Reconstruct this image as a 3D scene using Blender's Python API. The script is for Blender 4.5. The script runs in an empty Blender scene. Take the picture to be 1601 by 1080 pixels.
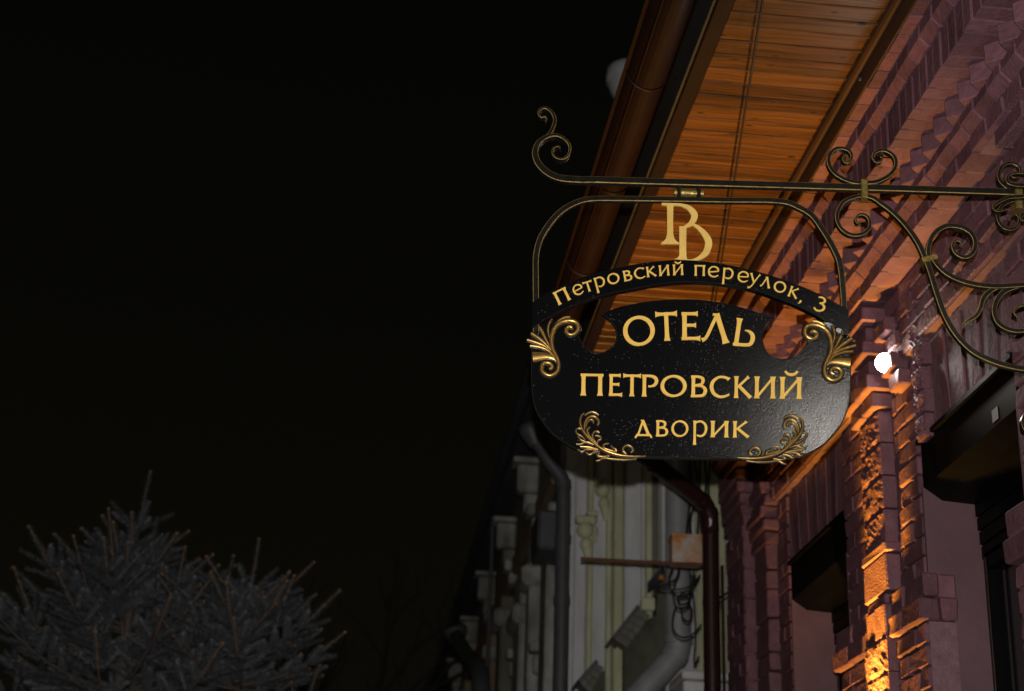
import bpy, bmesh, math, random
import numpy as np
from mathutils import Vector, Matrix, noise
from mathutils.geometry import tessellate_polygon
random.seed(7); rng = np.random.default_rng(7)
sc = bpy.context.scene
COL = sc.collection

# ------------------------------------------------------------------ camera
F_PX, CX, CY = 2500.0, 800.5, 540.0
ROLL, YAW, PITCH = math.radians(2.0), math.radians(5.08), math.atan(1015 / 2500)
CAM = np.array([0.0, 0.0, 1.6])
FWD = np.array([math.sin(YAW) * math.cos(PITCH), math.cos(YAW) * math.cos(PITCH), math.sin(PITCH)])
R0 = np.array([math.cos(YAW), -math.sin(YAW), 0.0])
D0 = -np.cross(R0, FWD)
RGT = math.cos(ROLL) * R0 - math.sin(ROLL) * D0
DWN = math.sin(ROLL) * R0 + math.cos(ROLL) * D0
cam = bpy.data.cameras.new('camera')
cam_o = bpy.data.objects.new('camera', cam); COL.objects.link(cam_o)
cam.sensor_width = 36.0; cam.lens = F_PX / 1601 * 36; cam.clip_start = 0.05; cam.clip_end = 2000
cam.dof.use_dof = True; cam.dof.focus_distance = 4.45; cam.dof.aperture_fstop = 4.0
M = Matrix.Identity(4)
for i in range(3):
    M[i][0], M[i][1], M[i][2], M[i][3] = RGT[i], -DWN[i], -FWD[i], CAM[i]
cam_o.matrix_world = M
sc.camera = cam_o

# ------------------------------------------------------------------ night sky, dim street glow, camera flash
w = bpy.data.worlds.new('World'); sc.world = w; w.use_nodes = True
nt = w.node_tree; N = nt.nodes; N.clear()
wo = N.new('ShaderNodeOutputWorld'); bg = N.new('ShaderNodeBackground')
sky = N.new('ShaderNodeTexSky'); sky.sky_type = 'NISHITA'; sky.sun_disc = False
sky.sun_elevation = math.radians(-6); sky.sun_rotation = math.radians(200)
bgn = N.new('ShaderNodeBackground'); addn = N.new('ShaderNodeAddShader')
nt.links.new(sky.outputs[0], bgn.inputs[0]); bgn.inputs[1].default_value = 0.0015
geo = N.new('ShaderNodeTexCoord'); sep = N.new('ShaderNodeSeparateXYZ'); rmp = N.new('ShaderNodeValToRGB')
nt.links.new(geo.outputs['Generated'], sep.inputs[0]); nt.links.new(sep.outputs[2], rmp.inputs[0])
e = rmp.color_ramp.elements
e[0].position = 0.0; e[0].color = (0.0040, 0.0036, 0.0020, 1)
e[1].position = 0.62; e[1].color = (0.0011, 0.0011, 0.0010, 1)
nt.links.new(rmp.outputs[0], bg.inputs[0]); bg.inputs[1].default_value = 1.0
nt.links.new(bg.outputs[0], addn.inputs[0]); nt.links.new(bgn.outputs[0], addn.inputs[1])
nt.links.new(addn.outputs[0], wo.inputs[0])

sun = bpy.data.lights.new('street_glow', 'SUN'); sun.energy = 0.05; sun.angle = math.radians(40); sun.color = (1.0, 0.86, 0.66)
sun_o = bpy.data.objects.new('street_glow', sun); COL.objects.link(sun_o)
sun_o.rotation_euler = Vector((0.45, 0.75, -0.5)).to_track_quat('-Z', 'Y').to_euler()

fl = bpy.data.lights.new('camera_flash', 'SPOT'); fl.energy = 760; fl.spot_size = math.radians(75); fl.spot_blend = 0.6
fl.shadow_soft_size = 0.012; fl.color = (1.0, 0.965, 0.93)
fl_o = bpy.data.objects.new('camera_flash', fl); COL.objects.link(fl_o)
FLP = CAM - DWN * 0.112
fl_o.location = FLP
fl_o.rotation_euler = Vector(FWD).to_track_quat('-Z', 'Y').to_euler()

vs = sc.view_settings
vs.view_transform = 'Standard'; vs.look = 'None'; vs.gamma = 1; vs.use_curve_mapping = False; vs.exposure = 0.0

# ------------------------------------------------------------------ helpers
def ray(px, py): return (px - CX) * RGT + (py - CY) * DWN + F_PX * FWD
def X(px, py, x): d = ray(px, py); return CAM + d * ((x - CAM[0]) / d[0])
def Y(px, py, y): d = ray(px, py); return CAM + d * ((y - CAM[1]) / d[1])
def Z(px, py, z): d = ray(px, py); return CAM + d * ((z - CAM[2]) / d[2])
V = lambda *a: np.array(a, float)

def cr(pts, n=6, closed=False):
    P = [np.array(p, float) for p in pts]
    if closed: P = [P[-1]] + P + [P[0], P[1]]
    else: P = [2 * P[0] - P[1]] + P + [2 * P[-1] - P[-2]]
    out = []
    for i in range(1, len(P) - 2):
        a, b, c, d = P[i - 1:i + 3]
        for k in range(n):
            t = k / n
            out.append(.5 * (2 * b + (c - a) * t + (2 * a - 5 * b + 4 * c - d) * t * t + (3 * b - a - 3 * c + d) * t ** 3))
    if not closed: out.append(P[-2])
    return out

class MB:
    def __init__(s): s.v = []; s.f = []; s.m = []; s.sm = []
    def add(s, vs, fs, m=0, smooth=False):
        o = len(s.v); s.v += [tuple(map(float, p)) for p in vs]
        for i, f in enumerate(fs):
            s.f.append(tuple(o + k for k in f)); s.m.append(m if isinstance(m, int) else m[i]); s.sm.append(smooth)
    def box(s, a, b, m=0):
        x0, y0, z0 = np.minimum(a, b); x1, y1, z1 = np.maximum(a, b)
        s.add([(x0,y0,z0),(x1,y0,z0),(x1,y1,z0),(x0,y1,z0),(x0,y0,z1),(x1,y0,z1),(x1,y1,z1),(x0,y1,z1)],
              [(3,2,1,0),(4,5,6,7),(0,1,5,4),(1,2,6,5),(2,3,7,6),(3,0,4,7)], m)
    def cbox(s, a, b, c=0.004, j=0.0, m=0):
        """box with all edges chamfered (24 vertices)"""
        a, b = np.minimum(a, b), np.maximum(a, b); ctr = (np.array(a) + b) / 2; h = (np.array(b) - a) / 2
        c = min(c, h.min() * .6); vs = []; idx = {}
        for sx in (-1, 1):
            for sy in (-1, 1):
                for sz in (-1, 1):
                    jj = rng.uniform(-j, j, 3)
                    for ax in range(3):
                        p = h - c; p[ax] = h[ax]
                        idx[(sx, sy, sz, ax)] = len(vs); vs.append(ctr + p * (sx, sy, sz) + jj)
        fs = []
        def q(l):
            fs.append(tuple(idx[k] for k in l))
        S = (-1, 1)
        for sx in S: q([(sx, a_, b_, 0) for a_, b_ in ((-1,-1),(1,-1),(1,1),(-1,1))])
        for sy in S: q([(a_, sy, b_, 1) for a_, b_ in ((-1,-1),(1,-1),(1,1),(-1,1))])
        for sz in S: q([(a_, b_, sz, 2) for a_, b_ in ((-1,-1),(1,-1),(1,1),(-1,1))])
        for a_ in S:
            for b_ in S:
                q([(a_, b_, -1, 0), (a_, b_, 1, 0), (a_, b_, 1, 1), (a_, b_, -1, 1)])
                q([(a_, -1, b_, 0), (a_, 1, b_, 0), (a_, 1, b_, 2), (a_, -1, b_, 2)])
                q([(-1, a_, b_, 1), (1, a_, b_, 1), (1, a_, b_, 2), (-1, a_, b_, 2)])
                for c_ in S: q([(a_, b_, c_, 0), (a_, b_, c_, 1), (a_, b_, c_, 2)])
        s.add(vs, fs, m)
    def tube(s, pts, r, n=10, m=0, cap=True, smooth=True):
        P = [np.array(p, float) for p in pts]; k = len(P)
        r = [r] * k if np.isscalar(r) else list(r)
        T = [P[min(i + 1, k - 1)] - P[max(i - 1, 0)] for i in range(k)]; T = [t / (np.linalg.norm(t) + 1e-12) for t in T]
        u = np.cross(T[0], (0, 0, 1)) if abs(T[0][2]) < .9 else np.cross(T[0], (1, 0, 0)); u /= np.linalg.norm(u)
        vs = []
        for i in range(k):
            u = u - T[i] * (u @ T[i]); u /= np.linalg.norm(u); w_ = np.cross(T[i], u)
            for a in range(n):
                t = 2 * math.pi * a / n; vs.append(P[i] + r[i] * (math.cos(t) * u + math.sin(t) * w_))
        fs = [(i * n + a, i * n + (a + 1) % n, (i + 1) * n + (a + 1) % n, (i + 1) * n + a) for i in range(k - 1) for a in range(n)]
        s.add(vs, fs, m, smooth)
        if cap: s.add(vs[:n], [tuple(range(n))[::-1]], m); s.add(vs[-n:], [tuple(range(n))], m)
    def lathe(s, prof, base, axis=(0, 0, 1), n=24, m=0, smooth=True):
        ax = np.array(axis, float); ax /= np.linalg.norm(ax)
        u = np.cross(ax, (0, 0, 1)) if abs(ax[2]) < .9 else np.cross(ax, (1, 0, 0)); u /= np.linalg.norm(u); w_ = np.cross(ax, u)
        vs = [np.array(base) + ax * h + r * (math.cos(2 * math.pi * a / n) * u + math.sin(2 * math.pi * a / n) * w_) for r, h in prof for a in range(n)]
        fs = [(i * n + a, i * n + (a + 1) % n, (i + 1) * n + (a + 1) % n, (i + 1) * n + a) for i in range(len(prof) - 1) for a in range(n)]
        s.add(vs, fs, m, smooth)
    def ball(s, c, r, n=8, m=0):
        prof = [(max(1e-5, r * math.sin(math.pi * i / n)), -r * math.cos(math.pi * i / n)) for i in range(n + 1)]
        s.lathe(prof, c, n=n + 2, m=m)
    def build(s, name, mats, parent=None, loc=None):
        me = bpy.data.meshes.new(name)
        base = np.array(loc) if loc is not None else (wloc(parent) if parent else np.zeros(3))
        me.from_pydata([tuple(np.array(p) - base) for p in s.v], [], s.f)
        mats = mats if isinstance(mats, (list, tuple)) else [mats]
        for mm in mats: me.materials.append(mm)
        me.polygons.foreach_set('material_index', s.m); me.polygons.foreach_set('use_smooth', s.sm)
        bm = bmesh.new(); bm.from_mesh(me); bmesh.ops.recalc_face_normals(bm, faces=bm.faces); bm.to_mesh(me); bm.free()
        me.update()
        o = bpy.data.objects.new(name, me); COL.objects.link(o)
        if parent: o.parent = parent; o.location = base - wloc(parent)
        else: o.location = base
        return o
def wloc(o):
    p = np.zeros(3)
    while o: p = p + np.array(o.location); o = o.parent
    return p
def tag(o, label, cat, group=None, kind=None):
    o['label'] = label; o['category'] = cat
    if group: o['group'] = group
    if kind: o['kind'] = kind
    return o
def thing(name, label, cat, loc, group=None):
    o = bpy.data.objects.new(name, None); COL.objects.link(o); o.location = loc; o.empty_display_size = .1
    return tag(o, label, cat, group)
def copy_tree(o, parent=None):
    c = o.copy(); COL.objects.link(c); c.parent = parent
    for ch in list(o.children): copy_tree(ch, c)
    return c
def inst(me_obj, parent, pos, rot=None, scale=None):
    """copy of a piece sharing its mesh, at world position pos"""
    c = me_obj.copy(); COL.objects.link(c); c.parent = parent; c.location = np.array(pos) - wloc(parent)
    if rot is not None: c.rotation_euler = rot
    if scale is not None: c.scale = scale
    return c

# ------------------------------------------------------------------ materials
def mat(name, col, rough=.6, metal=0.0, col2=None, nscale=12, namt=.5, bump=0.0, bscale=60, bdetail=4, rand=0.0, spec=.5,
        stretch=(1, 1, 1), rvar=0.0, emit=None, estr=0, coat=0.0, bdist=.004):
    m = bpy.data.materials.new(name); m.use_nodes = True
    t = m.node_tree; n = t.nodes; b = n['Principled BSDF']; L = t.links.new
    b.inputs['Base Color'].default_value = (*col, 1); b.inputs['Roughness'].default_value = rough
    b.inputs['Metallic'].default_value = metal; b.inputs['Specular IOR Level'].default_value = spec
    b.inputs['Coat Weight'].default_value = coat; b.inputs['Coat Roughness'].default_value = .15
    g = n.new('ShaderNodeNewGeometry'); mp = n.new('ShaderNodeMapping'); mp.inputs['Scale'].default_value = stretch
    L(g.outputs['Position'], mp.inputs[0])
    if col2 is not None:
        nz = n.new('ShaderNodeTexNoise'); nz.inputs['Scale'].default_value = nscale; nz.inputs['Detail'].default_value = 6
        nz.inputs['Roughness'].default_value = .65
        L(mp.outputs[0], nz.inputs[0])
        r = n.new('ShaderNodeValToRGB'); r.color_ramp.elements[0].position = .5 - namt / 2 * .6; r.color_ramp.elements[1].position = .5 + namt / 2 * .6
        r.color_ramp.elements[0].color = (*col, 1); r.color_ramp.elements[1].color = (*col2, 1)
        L(nz.outputs[0], r.inputs[0]); out = r.outputs[0]
        if rand:
            oi = n.new('ShaderNodeObjectInfo'); mr = n.new('ShaderNodeMapRange'); mr.inputs[3].default_value = 1 - rand; mr.inputs[4].default_value = 1 + rand
            L(oi.outputs['Random'], mr.inputs[0]); hs = n.new('ShaderNodeHueSaturation'); L(mr.outputs[0], hs.inputs['Value']); L(out, hs.inputs['Color']); out = hs.outputs[0]
        L(out, b.inputs['Base Color'])
        if rvar:
            mr2 = n.new('ShaderNodeMapRange'); mr2.inputs[3].default_value = rough - rvar; mr2.inputs[4].default_value = rough + rvar
            L(nz.outputs[0], mr2.inputs[0]); L(mr2.outputs[0], b.inputs['Roughness'])
    if bump:
        nb = n.new('ShaderNodeTexNoise'); nb.inputs['Scale'].default_value = bscale; nb.inputs['Detail'].default_value = bdetail
        L(mp.outputs[0], nb.inputs[0])
        bp = n.new('ShaderNodeBump'); bp.inputs['Strength'].default_value = bump; bp.inputs['Distance'].default_value = bdist
        L(nb.outputs[0], bp.inputs['Height']); L(bp.outputs[0], b.inputs['Normal'])
    if emit is not None:
        b.inputs['Emission Color'].default_value = (*emit, 1); b.inputs['Emission Strength'].default_value = estr
    return m

PAINT = (0.098, 0.040, 0.050); PAINT2 = (0.150, 0.066, 0.080)
m_brick = mat('painted_brick', PAINT, .72, spec=.3, col2=PAINT2, nscale=16, namt=.7, bump=.9, bscale=50, bdetail=8, rand=.27, bdist=.006)
m_mortar = mat('painted_mortar', (0.115, 0.055, 0.065), .7, col2=(0.18, 0.093, 0.105), nscale=25, bump=.6, bscale=90)
m_rough = mat('rough_painted_block', PAINT, .68, spec=.35, col2=PAINT2, nscale=14, bump=1.0, bscale=110, bdetail=6, rand=.12, bdist=.006)
m_plaster = mat('painted_plaster', (0.092, 0.043, 0.052), .6, col2=(0.116, 0.056, 0.066), nscale=5, bump=.25, bscale=14, bdetail=8, bdist=.01)
m_blackmetal = mat('black_window_metal', (0.0015, 0.0014, 0.0014), .5, spec=.06, col2=(0.0026, 0.0024, 0.0024), nscale=6, bump=.1, bscale=20)
m_glass = mat('dark_glass', (0.006, 0.006, 0.007), .08, spec=.5)
m_brownmetal = mat('brown_sheet_metal', (0.012, 0.0045, 0.003), .42, spec=.3, col2=(0.008, 0.003, 0.002), nscale=8, bump=.15, bscale=30)
m_darkmetal = mat('dark_flashing', (0.018, 0.018, 0.019), .5, col2=(0.026, 0.025, 0.025), nscale=5, bump=.15, bscale=20)
m_trim = mat('brown_wood_trim', (0.055, 0.024, 0.010), .5, col2=(0.030, 0.013, 0.006), nscale=9, bump=.3, bscale=60, stretch=(1, .1, 1))
m_pipebrown = mat('brown_drainpipe_paint', (0.030, 0.010, 0.009), .3, col2=(0.021, 0.007, 0.0065), nscale=10, bump=.15, bscale=40)
m_gold = mat('gold_leaf_paint', (0.72, 0.43, 0.075), .52, 0.0, col2=(0.80, 0.50, 0.10), nscale=40, bump=.2, bscale=300, spec=.4)
m_goldworn = mat('worn_gold_monogram', (0.74, 0.49, 0.13), .5, 0.0, col2=(0.60, 0.38, 0.085), nscale=22, namt=.7, bump=.2, bscale=200, spec=.4)
m_orn = mat('patinated_gold_relief', (0.66, 0.42, 0.13), .34, 0.85, col2=(0.36, 0.21, 0.05), nscale=70, namt=.8, bump=.15, bscale=120, rvar=.08)
m_patina = mat('black_patina', (0.008, 0.007, 0.006), .4, bump=.4, bscale=120)
m_iron = mat('black_forged_iron', (0.006, 0.0055, 0.005), .30, 0.0, col2=(0.014, 0.012, 0.008), nscale=45, namt=.8, bump=.2, bscale=90, rvar=.08, spec=.25)
m_goldedge = mat('gold_brushed_edge', (0.62, 0.42, 0.14), .40, .45, col2=(0.20, 0.13, 0.04), nscale=55, namt=.9, bump=.2, bscale=150)
m_brass = mat('brass_collar', (0.42, 0.31, 0.085), .38, .75, col2=(0.15, 0.10, 0.03), nscale=90, namt=.9, bump=.5, bscale=160)

# black lacquered board with orange peel and specks of dust
m_board = mat('black_lacquer_board', (0.0020, 0.0020, 0.0023), .17, 0.0, spec=.45, bump=.9, bscale=190, bdetail=2, bdist=.00030)
t = m_board.node_tree; n = t.nodes; L = t.links.new
vo = n.new('ShaderNodeTexVoronoi'); vo.inputs['Scale'].default_value = 210; vo.feature = 'F1'
ge = n.new('ShaderNodeNewGeometry'); L(ge.outputs['Position'], vo.inputs['Vector'])
c1 = n.new('ShaderNodeMath'); c1.operation = 'LESS_THAN'; c1.inputs[1].default_value = .24; L(vo.outputs['Distance'], c1.inputs[0])
nn = n.new('ShaderNodeTexNoise'); nn.inputs['Scale'].default_value = 7; L(ge.outputs['Position'], nn.inputs[0])
sepc = n.new('ShaderNodeSeparateColor'); L(vo.outputs['Color'], sepc.inputs[0])
c2 = n.new('ShaderNodeMath'); c2.operation = 'ADD'; L(sepc.outputs[0], c2.inputs[0]); L(nn.outputs[0], c2.inputs[1])
c3 = n.new('ShaderNodeMath'); c3.operation = 'GREATER_THAN'; c3.inputs[1].default_value = 1.30; sx = n.new('ShaderNodeSeparateXYZ'); L(ge.outputs['Position'], sx.inputs[0])
gx_ = n.new('ShaderNodeMapRange'); gx_.inputs[1].default_value = .55; gx_.inputs[2].default_value = 1.25; gx_.inputs[3].default_value = -.16; gx_.inputs[4].default_value = .02; L(sx.outputs[0], gx_.inputs[0])
c5 = n.new('ShaderNodeMath'); L(c2.outputs[0], c5.inputs[0]); L(gx_.outputs[0], c5.inputs[1]); L(c5.outputs[0], c3.inputs[0])
c4 = n.new('ShaderNodeMath'); c4.operation = 'MULTIPLY'; L(c1.outputs[0], c4.inputs[0]); L(c3.outputs[0], c4.inputs[1])
mx = n.new('ShaderNodeMixRGB'); mx.inputs[1].default_value = (0.0035, 0.0035, 0.004, 1); mx.inputs[2].default_value = (0.11, 0.095, 0.08, 1)
L(c4.outputs[0], mx.inputs[0]); L(mx.outputs[0], n['Principled BSDF'].inputs['Base Color'])

def wood_mat():
    m = bpy.data.materials.new('stained_pine_plank'); m.use_nodes = True; t = m.node_tree; n = t.nodes; L = t.links.new; b = n['Principled BSDF']
    g = n.new('ShaderNodeNewGeometry'); oi = n.new('ShaderNodeObjectInfo')
    off = n.new('ShaderNodeVectorMath'); off.operation = 'SCALE'; off.inputs[0].default_value = (13.0, 7.0, 3.0); L(oi.outputs['Random'], off.inputs['Scale'])
    ad = n.new('ShaderNodeVectorMath'); L(g.outputs['Position'], ad.inputs[0]); L(off.outputs[0], ad.inputs[1])
    dn = n.new('ShaderNodeTexNoise'); dn.inputs['Scale'].default_value = 3.0; dn.inputs['Detail'].default_value = 3; L(ad.outputs[0], dn.inputs[0])
    ds = n.new('ShaderNodeVectorMath'); ds.operation = 'SCALE'; ds.inputs['Scale'].default_value = .05; L(dn.outputs['Color'], ds.inputs[0])
    a2 = n.new('ShaderNodeVectorMath'); L(ad.outputs[0], a2.inputs[0]); L(ds.outputs[0], a2.inputs[1])
    # knots: pull the grain round voronoi points
    kv = n.new('ShaderNodeTexVoronoi'); kv.voronoi_dimensions = '2D'; kv.inputs['Scale'].default_value = 7.0; mpk = n.new('ShaderNodeMapping'); mpk.inputs['Scale'].default_value = (.55, 1.15, 1)
    L(ad.outputs[0], mpk.inputs[0]); L(mpk.outputs[0], kv.inputs['Vector'])
    kr = n.new('ShaderNodeMapRange'); kr.inputs[1].default_value = 0.0; kr.inputs[2].default_value = .12; kr.inputs[3].default_value = 1; kr.inputs[4].default_value = 0; kr.interpolation_type = 'SMOOTHSTEP'
    L(kv.outputs['Distance'], kr.inputs[0])
    mp = n.new('ShaderNodeMapping'); mp.inputs['Scale'].default_value = (2.0, 66, 1); L(a2.outputs[0], mp.inputs[0])
    kk = n.new('ShaderNodeVectorMath'); kk.operation = 'SCALE'; kk.inputs[0].default_value = (0.3, 2.0, 0); L(kr.outputs[0], kk.inputs['Scale'])
    a3 = n.new('ShaderNodeVectorMath'); L(mp.outputs[0], a3.inputs[0]); L(kk.outputs[0], a3.inputs[1])
    gn = n.new('ShaderNodeTexNoise'); gn.inputs['Scale'].default_value = 1.0; gn.inputs['Detail'].default_value = 8; gn.inputs['Roughness'].default_value = .6; L(a3.outputs[0], gn.inputs[0])
    r = n.new('ShaderNodeValToRGB'); el = r.color_ramp.elements
    el[0].position = .30; el[0].color = (0.018, 0.0065, 0.002, 1); el[1].position = .70; el[1].color = (0.145, 0.056, 0.0105, 1)
    x_ = el.new(.47); x_.color = (0.075, 0.028, 0.0055, 1)
    L(gn.outputs[0], r.inputs[0])
    kd = n.new('ShaderNodeMapRange'); kd.inputs[1].default_value = .02; kd.inputs[2].default_value = .075; kd.inputs[3].default_value = .25; kd.inputs[4].default_value = 1; L(kv.outputs['Distance'], kd.inputs[0])
    mr = n.new('ShaderNodeMapRange'); mr.inputs[3].default_value = .62; mr.inputs[4].default_value = 1.3; L(oi.outputs['Random'], mr.inputs[0])
    mu = n.new('ShaderNodeMath'); mu.operation = 'MULTIPLY'; L(kd.outputs[0], mu.inputs[0]); L(mr.outputs[0], mu.inputs[1])
    hs = n.new('ShaderNodeHueSaturation'); L(r.outputs[0], hs.inputs['Color']); L(mu.outputs[0], hs.inputs['Value']); L(hs.outputs[0], b.inputs['Base Color'])
    b.inputs['Roughness'].default_value = .42; b.inputs['Specular IOR Level'].default_value = .35
    bp = n.new('ShaderNodeBump'); bp.inputs['Strength'].default_value = .25; bp.inputs['Distance'].default_value = .003; L(gn.outputs[0], bp.inputs['Height']); L(bp.outputs[0], b.inputs['Normal'])
    return m
m_wood = wood_mat()

# ------------------------------------------------------------------ ground
D = 1.945                                                        # street face of the hotel wall
m_asphalt = mat('asphalt', (0.045, 0.045, 0.047), .8, col2=(0.06, 0.06, 0.06), nscale=30, bump=.5, bscale=120)
m_pave = mat('pavement_concrete', (0.20, 0.19, 0.18), .8, col2=(0.26, 0.25, 0.24), nscale=8, bump=.3, bscale=50)
g = MB(); g.box((-400, -400, -.3), (400, 400, 0)); o = g.build('road', m_asphalt); o['kind'] = 'structure'
g = MB(); g.box((-.6, -30, -.02), (D + .3, 8.4, .12)); g.box((-.6, 8.4, -.02), (1.3, 60, .12)); o = g.build('pavement', m_pave); o['kind'] = 'structure'
g = MB(); g.box((-.75, -30, -.02), (-.603, 60, .135)); o = g.build('kerb', m_mortar if False else m_pave); o['kind'] = 'structure'

# ------------------------------------------------------------------ brick hotel
YE = 7.96                                                        # far end of the hotel
hotel = thing('brick_hotel', 'dark mauve painted brick hotel with boarded timber eaves and ornate cornice', 'building', (D + .6, 4.0, 0))
wins = [(-2.66 + 1.77 * k, -1.79 + 1.77 * k) for k in range(6)]    # (near, far) of every window; the last two are in the picture
wins = [(4.42 + 1.77 * (k - 4), 5.29 + 1.77 * (k - 4)) for k in range(6)]
ZH = 3.487                                                       # window head
wb = MB()
xb = D + .014
ys = -4.0
for (a, b) in wins:
    wb.box((xb, ys, 0), (D + .55, a, ZH)); wb.box((xb, a, 0), (D + .55, b, .95)); ys = b
wb.box((xb, ys, 0), (D + .55, YE, ZH)); wb.box((xb, -4, ZH + .0005), (D + .55, YE, 4.60))
wb.box((D + .55, -4, 0), (D + .75, YE, 4.598))
wb.box((D + .75, YE - .3, 0), (6.5, YE, 4.598)); wb.box((D + .75, -4, 0), (6.5, -3.7, 4.598)); 
wb.build('wall', m_mortar, hotel)

# window reveals, frames, shutter boxes
def window(a, b, full):
    rv = MB()
    rv.box((D + .004, b - .014, .95), (D + .205, b, ZH - .17)); rv.box((D + .004, a, .95), (D + .205, a + .014, ZH - .17))
    rv.build('window_reveal', m_plaster, hotel)
    wf = MB(); x0, x1 = D + .205, D + .255
    wf.box((x0, a, .95), (x1, a + .055, ZH)); wf.box((x0, b - .055, .95), (x1, b, ZH)); wf.box((x0, a + .055, .95), (x1, b - .055, 1.0))
    wf.box((x0 - .01, a + .055, 3.02), (x1, b - .055, 3.075)); wf.box((x0 + .012, (a + b) / 2 - .03, 1.0), (x1 - .002, (a + b) / 2 + .03, 3.02))
    win = wf.build('window', m_blackmetal, hotel)
    gl = MB(); gl.box((x0 + .025, a + .055, 1.0), (x0 + .033, b - .055, 3.02)); gl.build('pane', m_glass, win)
    if full:
        for k, zz in enumerate((3.235, 3.185, 3.135, 3.082)):     # slats of the rolled shutter above the glass
            sl = MB(); sl.box((x0 - .022 + .004 * k, a + .03, zz - .022), (x0 + .03, b - .03, zz + .022)); sl.build('slat', m_blackmetal, win)
        st = MB(); st.tube([(x0 - .012, b - .062, 1.0), (x0 - .012, b - .062, 3.06)], .006, 6); st.build('guide_rail', m_brownmetal, win)
    bx = MB()
    prof = [(D + .006, ZH - .004), (D + .006, 3.315), (D + .072, 3.270), (D + .20, 3.262), (D + .20, ZH - .004)]
    vs = [(x, y, z) for y in (a + .004, b - .016) for x, z in prof]; k = len(prof)
    bx.add(vs, [tuple(range(k)), tuple(range(k, 2 * k))] + [(i, (i + 1) % k, k + (i + 1) % k, k + i) for i in range(k)])
    bx.box((D - .008, a - .004, ZH - .012), (D + .0055, b - .0, ZH + .004))
    sb = bx.build('shutter_box', m_blackmetal, hotel)
    return sb
m_sticker = mat('pale_sticker', (.28, .28, .27), .6)
for i, (a, b) in enumerate(wins):
    sb = window(a, b, i >= 3)
    if i == 4:
        p = X(1555, 648, D + .004); s_ = MB(); s_.box((D + .0045, p[1] - .022, p[2] - .020), (D + .0058, p[1] + .022, p[2] + .020)); s_.build('sticker', m_sticker, sb)

# brick pieces -------------------------------------------------------
def proto(name, dims, m, c=.004, j=.0015):
    """a brick with its street face at local x = 0, centred in y and z"""
    b = MB(); b.cbox((0, -dims[1] / 2, -dims[2] / 2), (dims[0], dims[1] / 2, dims[2] / 2), c, j)
    return b.build(name, m)
def wallbricks(y0, y1, z0, z1, x, h=.0765, L=.25, name='brick', flip=0):
    """courses of bricks on a face at x; lengths snapped so rows fill y0..y1"""
    nrow = max(1, round((z1 - z0) / h)); hh = (z1 - z0) / nrow
    for r_ in range(nrow):
        cuts = [y0]; first = L if (r_ + flip) % 2 else L / 2
        yy = y0 + first
        while yy < y1 - .06: cuts.append(yy); yy += L
        cuts.append(y1)
        for a, b in zip(cuts, cuts[1:]):
            l = b - a - .009
            key = (name, round(l, 2), round(hh, 3))
            if key not in PROTO or random.random() < .12:
                pb = MB(); pb.cbox((0, -l / 2, -(hh - .009) / 2), (.05, l / 2, (hh - .009) / 2), .005, .003)
                PROTO[key] = ob = pb.build(name, m_brick); ob.parent = hotel; ob.location = V(x + random.uniform(-.004, .003), (a + b) / 2, z0 + (r_ + .5) * hh) - wloc(hotel)
            else:
                inst(PROTO[key], hotel, (x + random.uniform(-.004, .003), (a + b) / 2, z0 + (r_ + .5) * hh), (random.uniform(-.006, .006), 0, random.uniform(-.01, .01)))
PROTO = {}
ZI0, ZI1 = 2.83, 3.0                                             # impost band of the piers
piers = [(3.52, 4.42), (5.29, 6.19), (7.06, YE)]
for (a, b) in piers:
    pc = a + .394                                                # centre strip of the pier
    if b < 7:
        wallbricks(a, pc - .124, ZI1, ZH + .33, D, L=.21)
        wallbricks(pc + .124, b, ZI1, ZH + .33, D, L=.25, flip=1)
    else:
        wallbricks(a, 7.26, ZI1 - .3, ZH + .33, D, L=.2)
        wallbricks(7.575, YE, ZI1 - .3, ZH + .33, D - .083, L=.25, flip=1)
wallbricks(3.3, YE, 3.83, 4.11, D - .03, h=.0765, L=.25)
# backing of the string courses
bk = MB(); bk.box((D - .018, -4, 3.828), (D + .02, YE, 4.112)); bk.build('wall_band', m_mortar, hotel)

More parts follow.
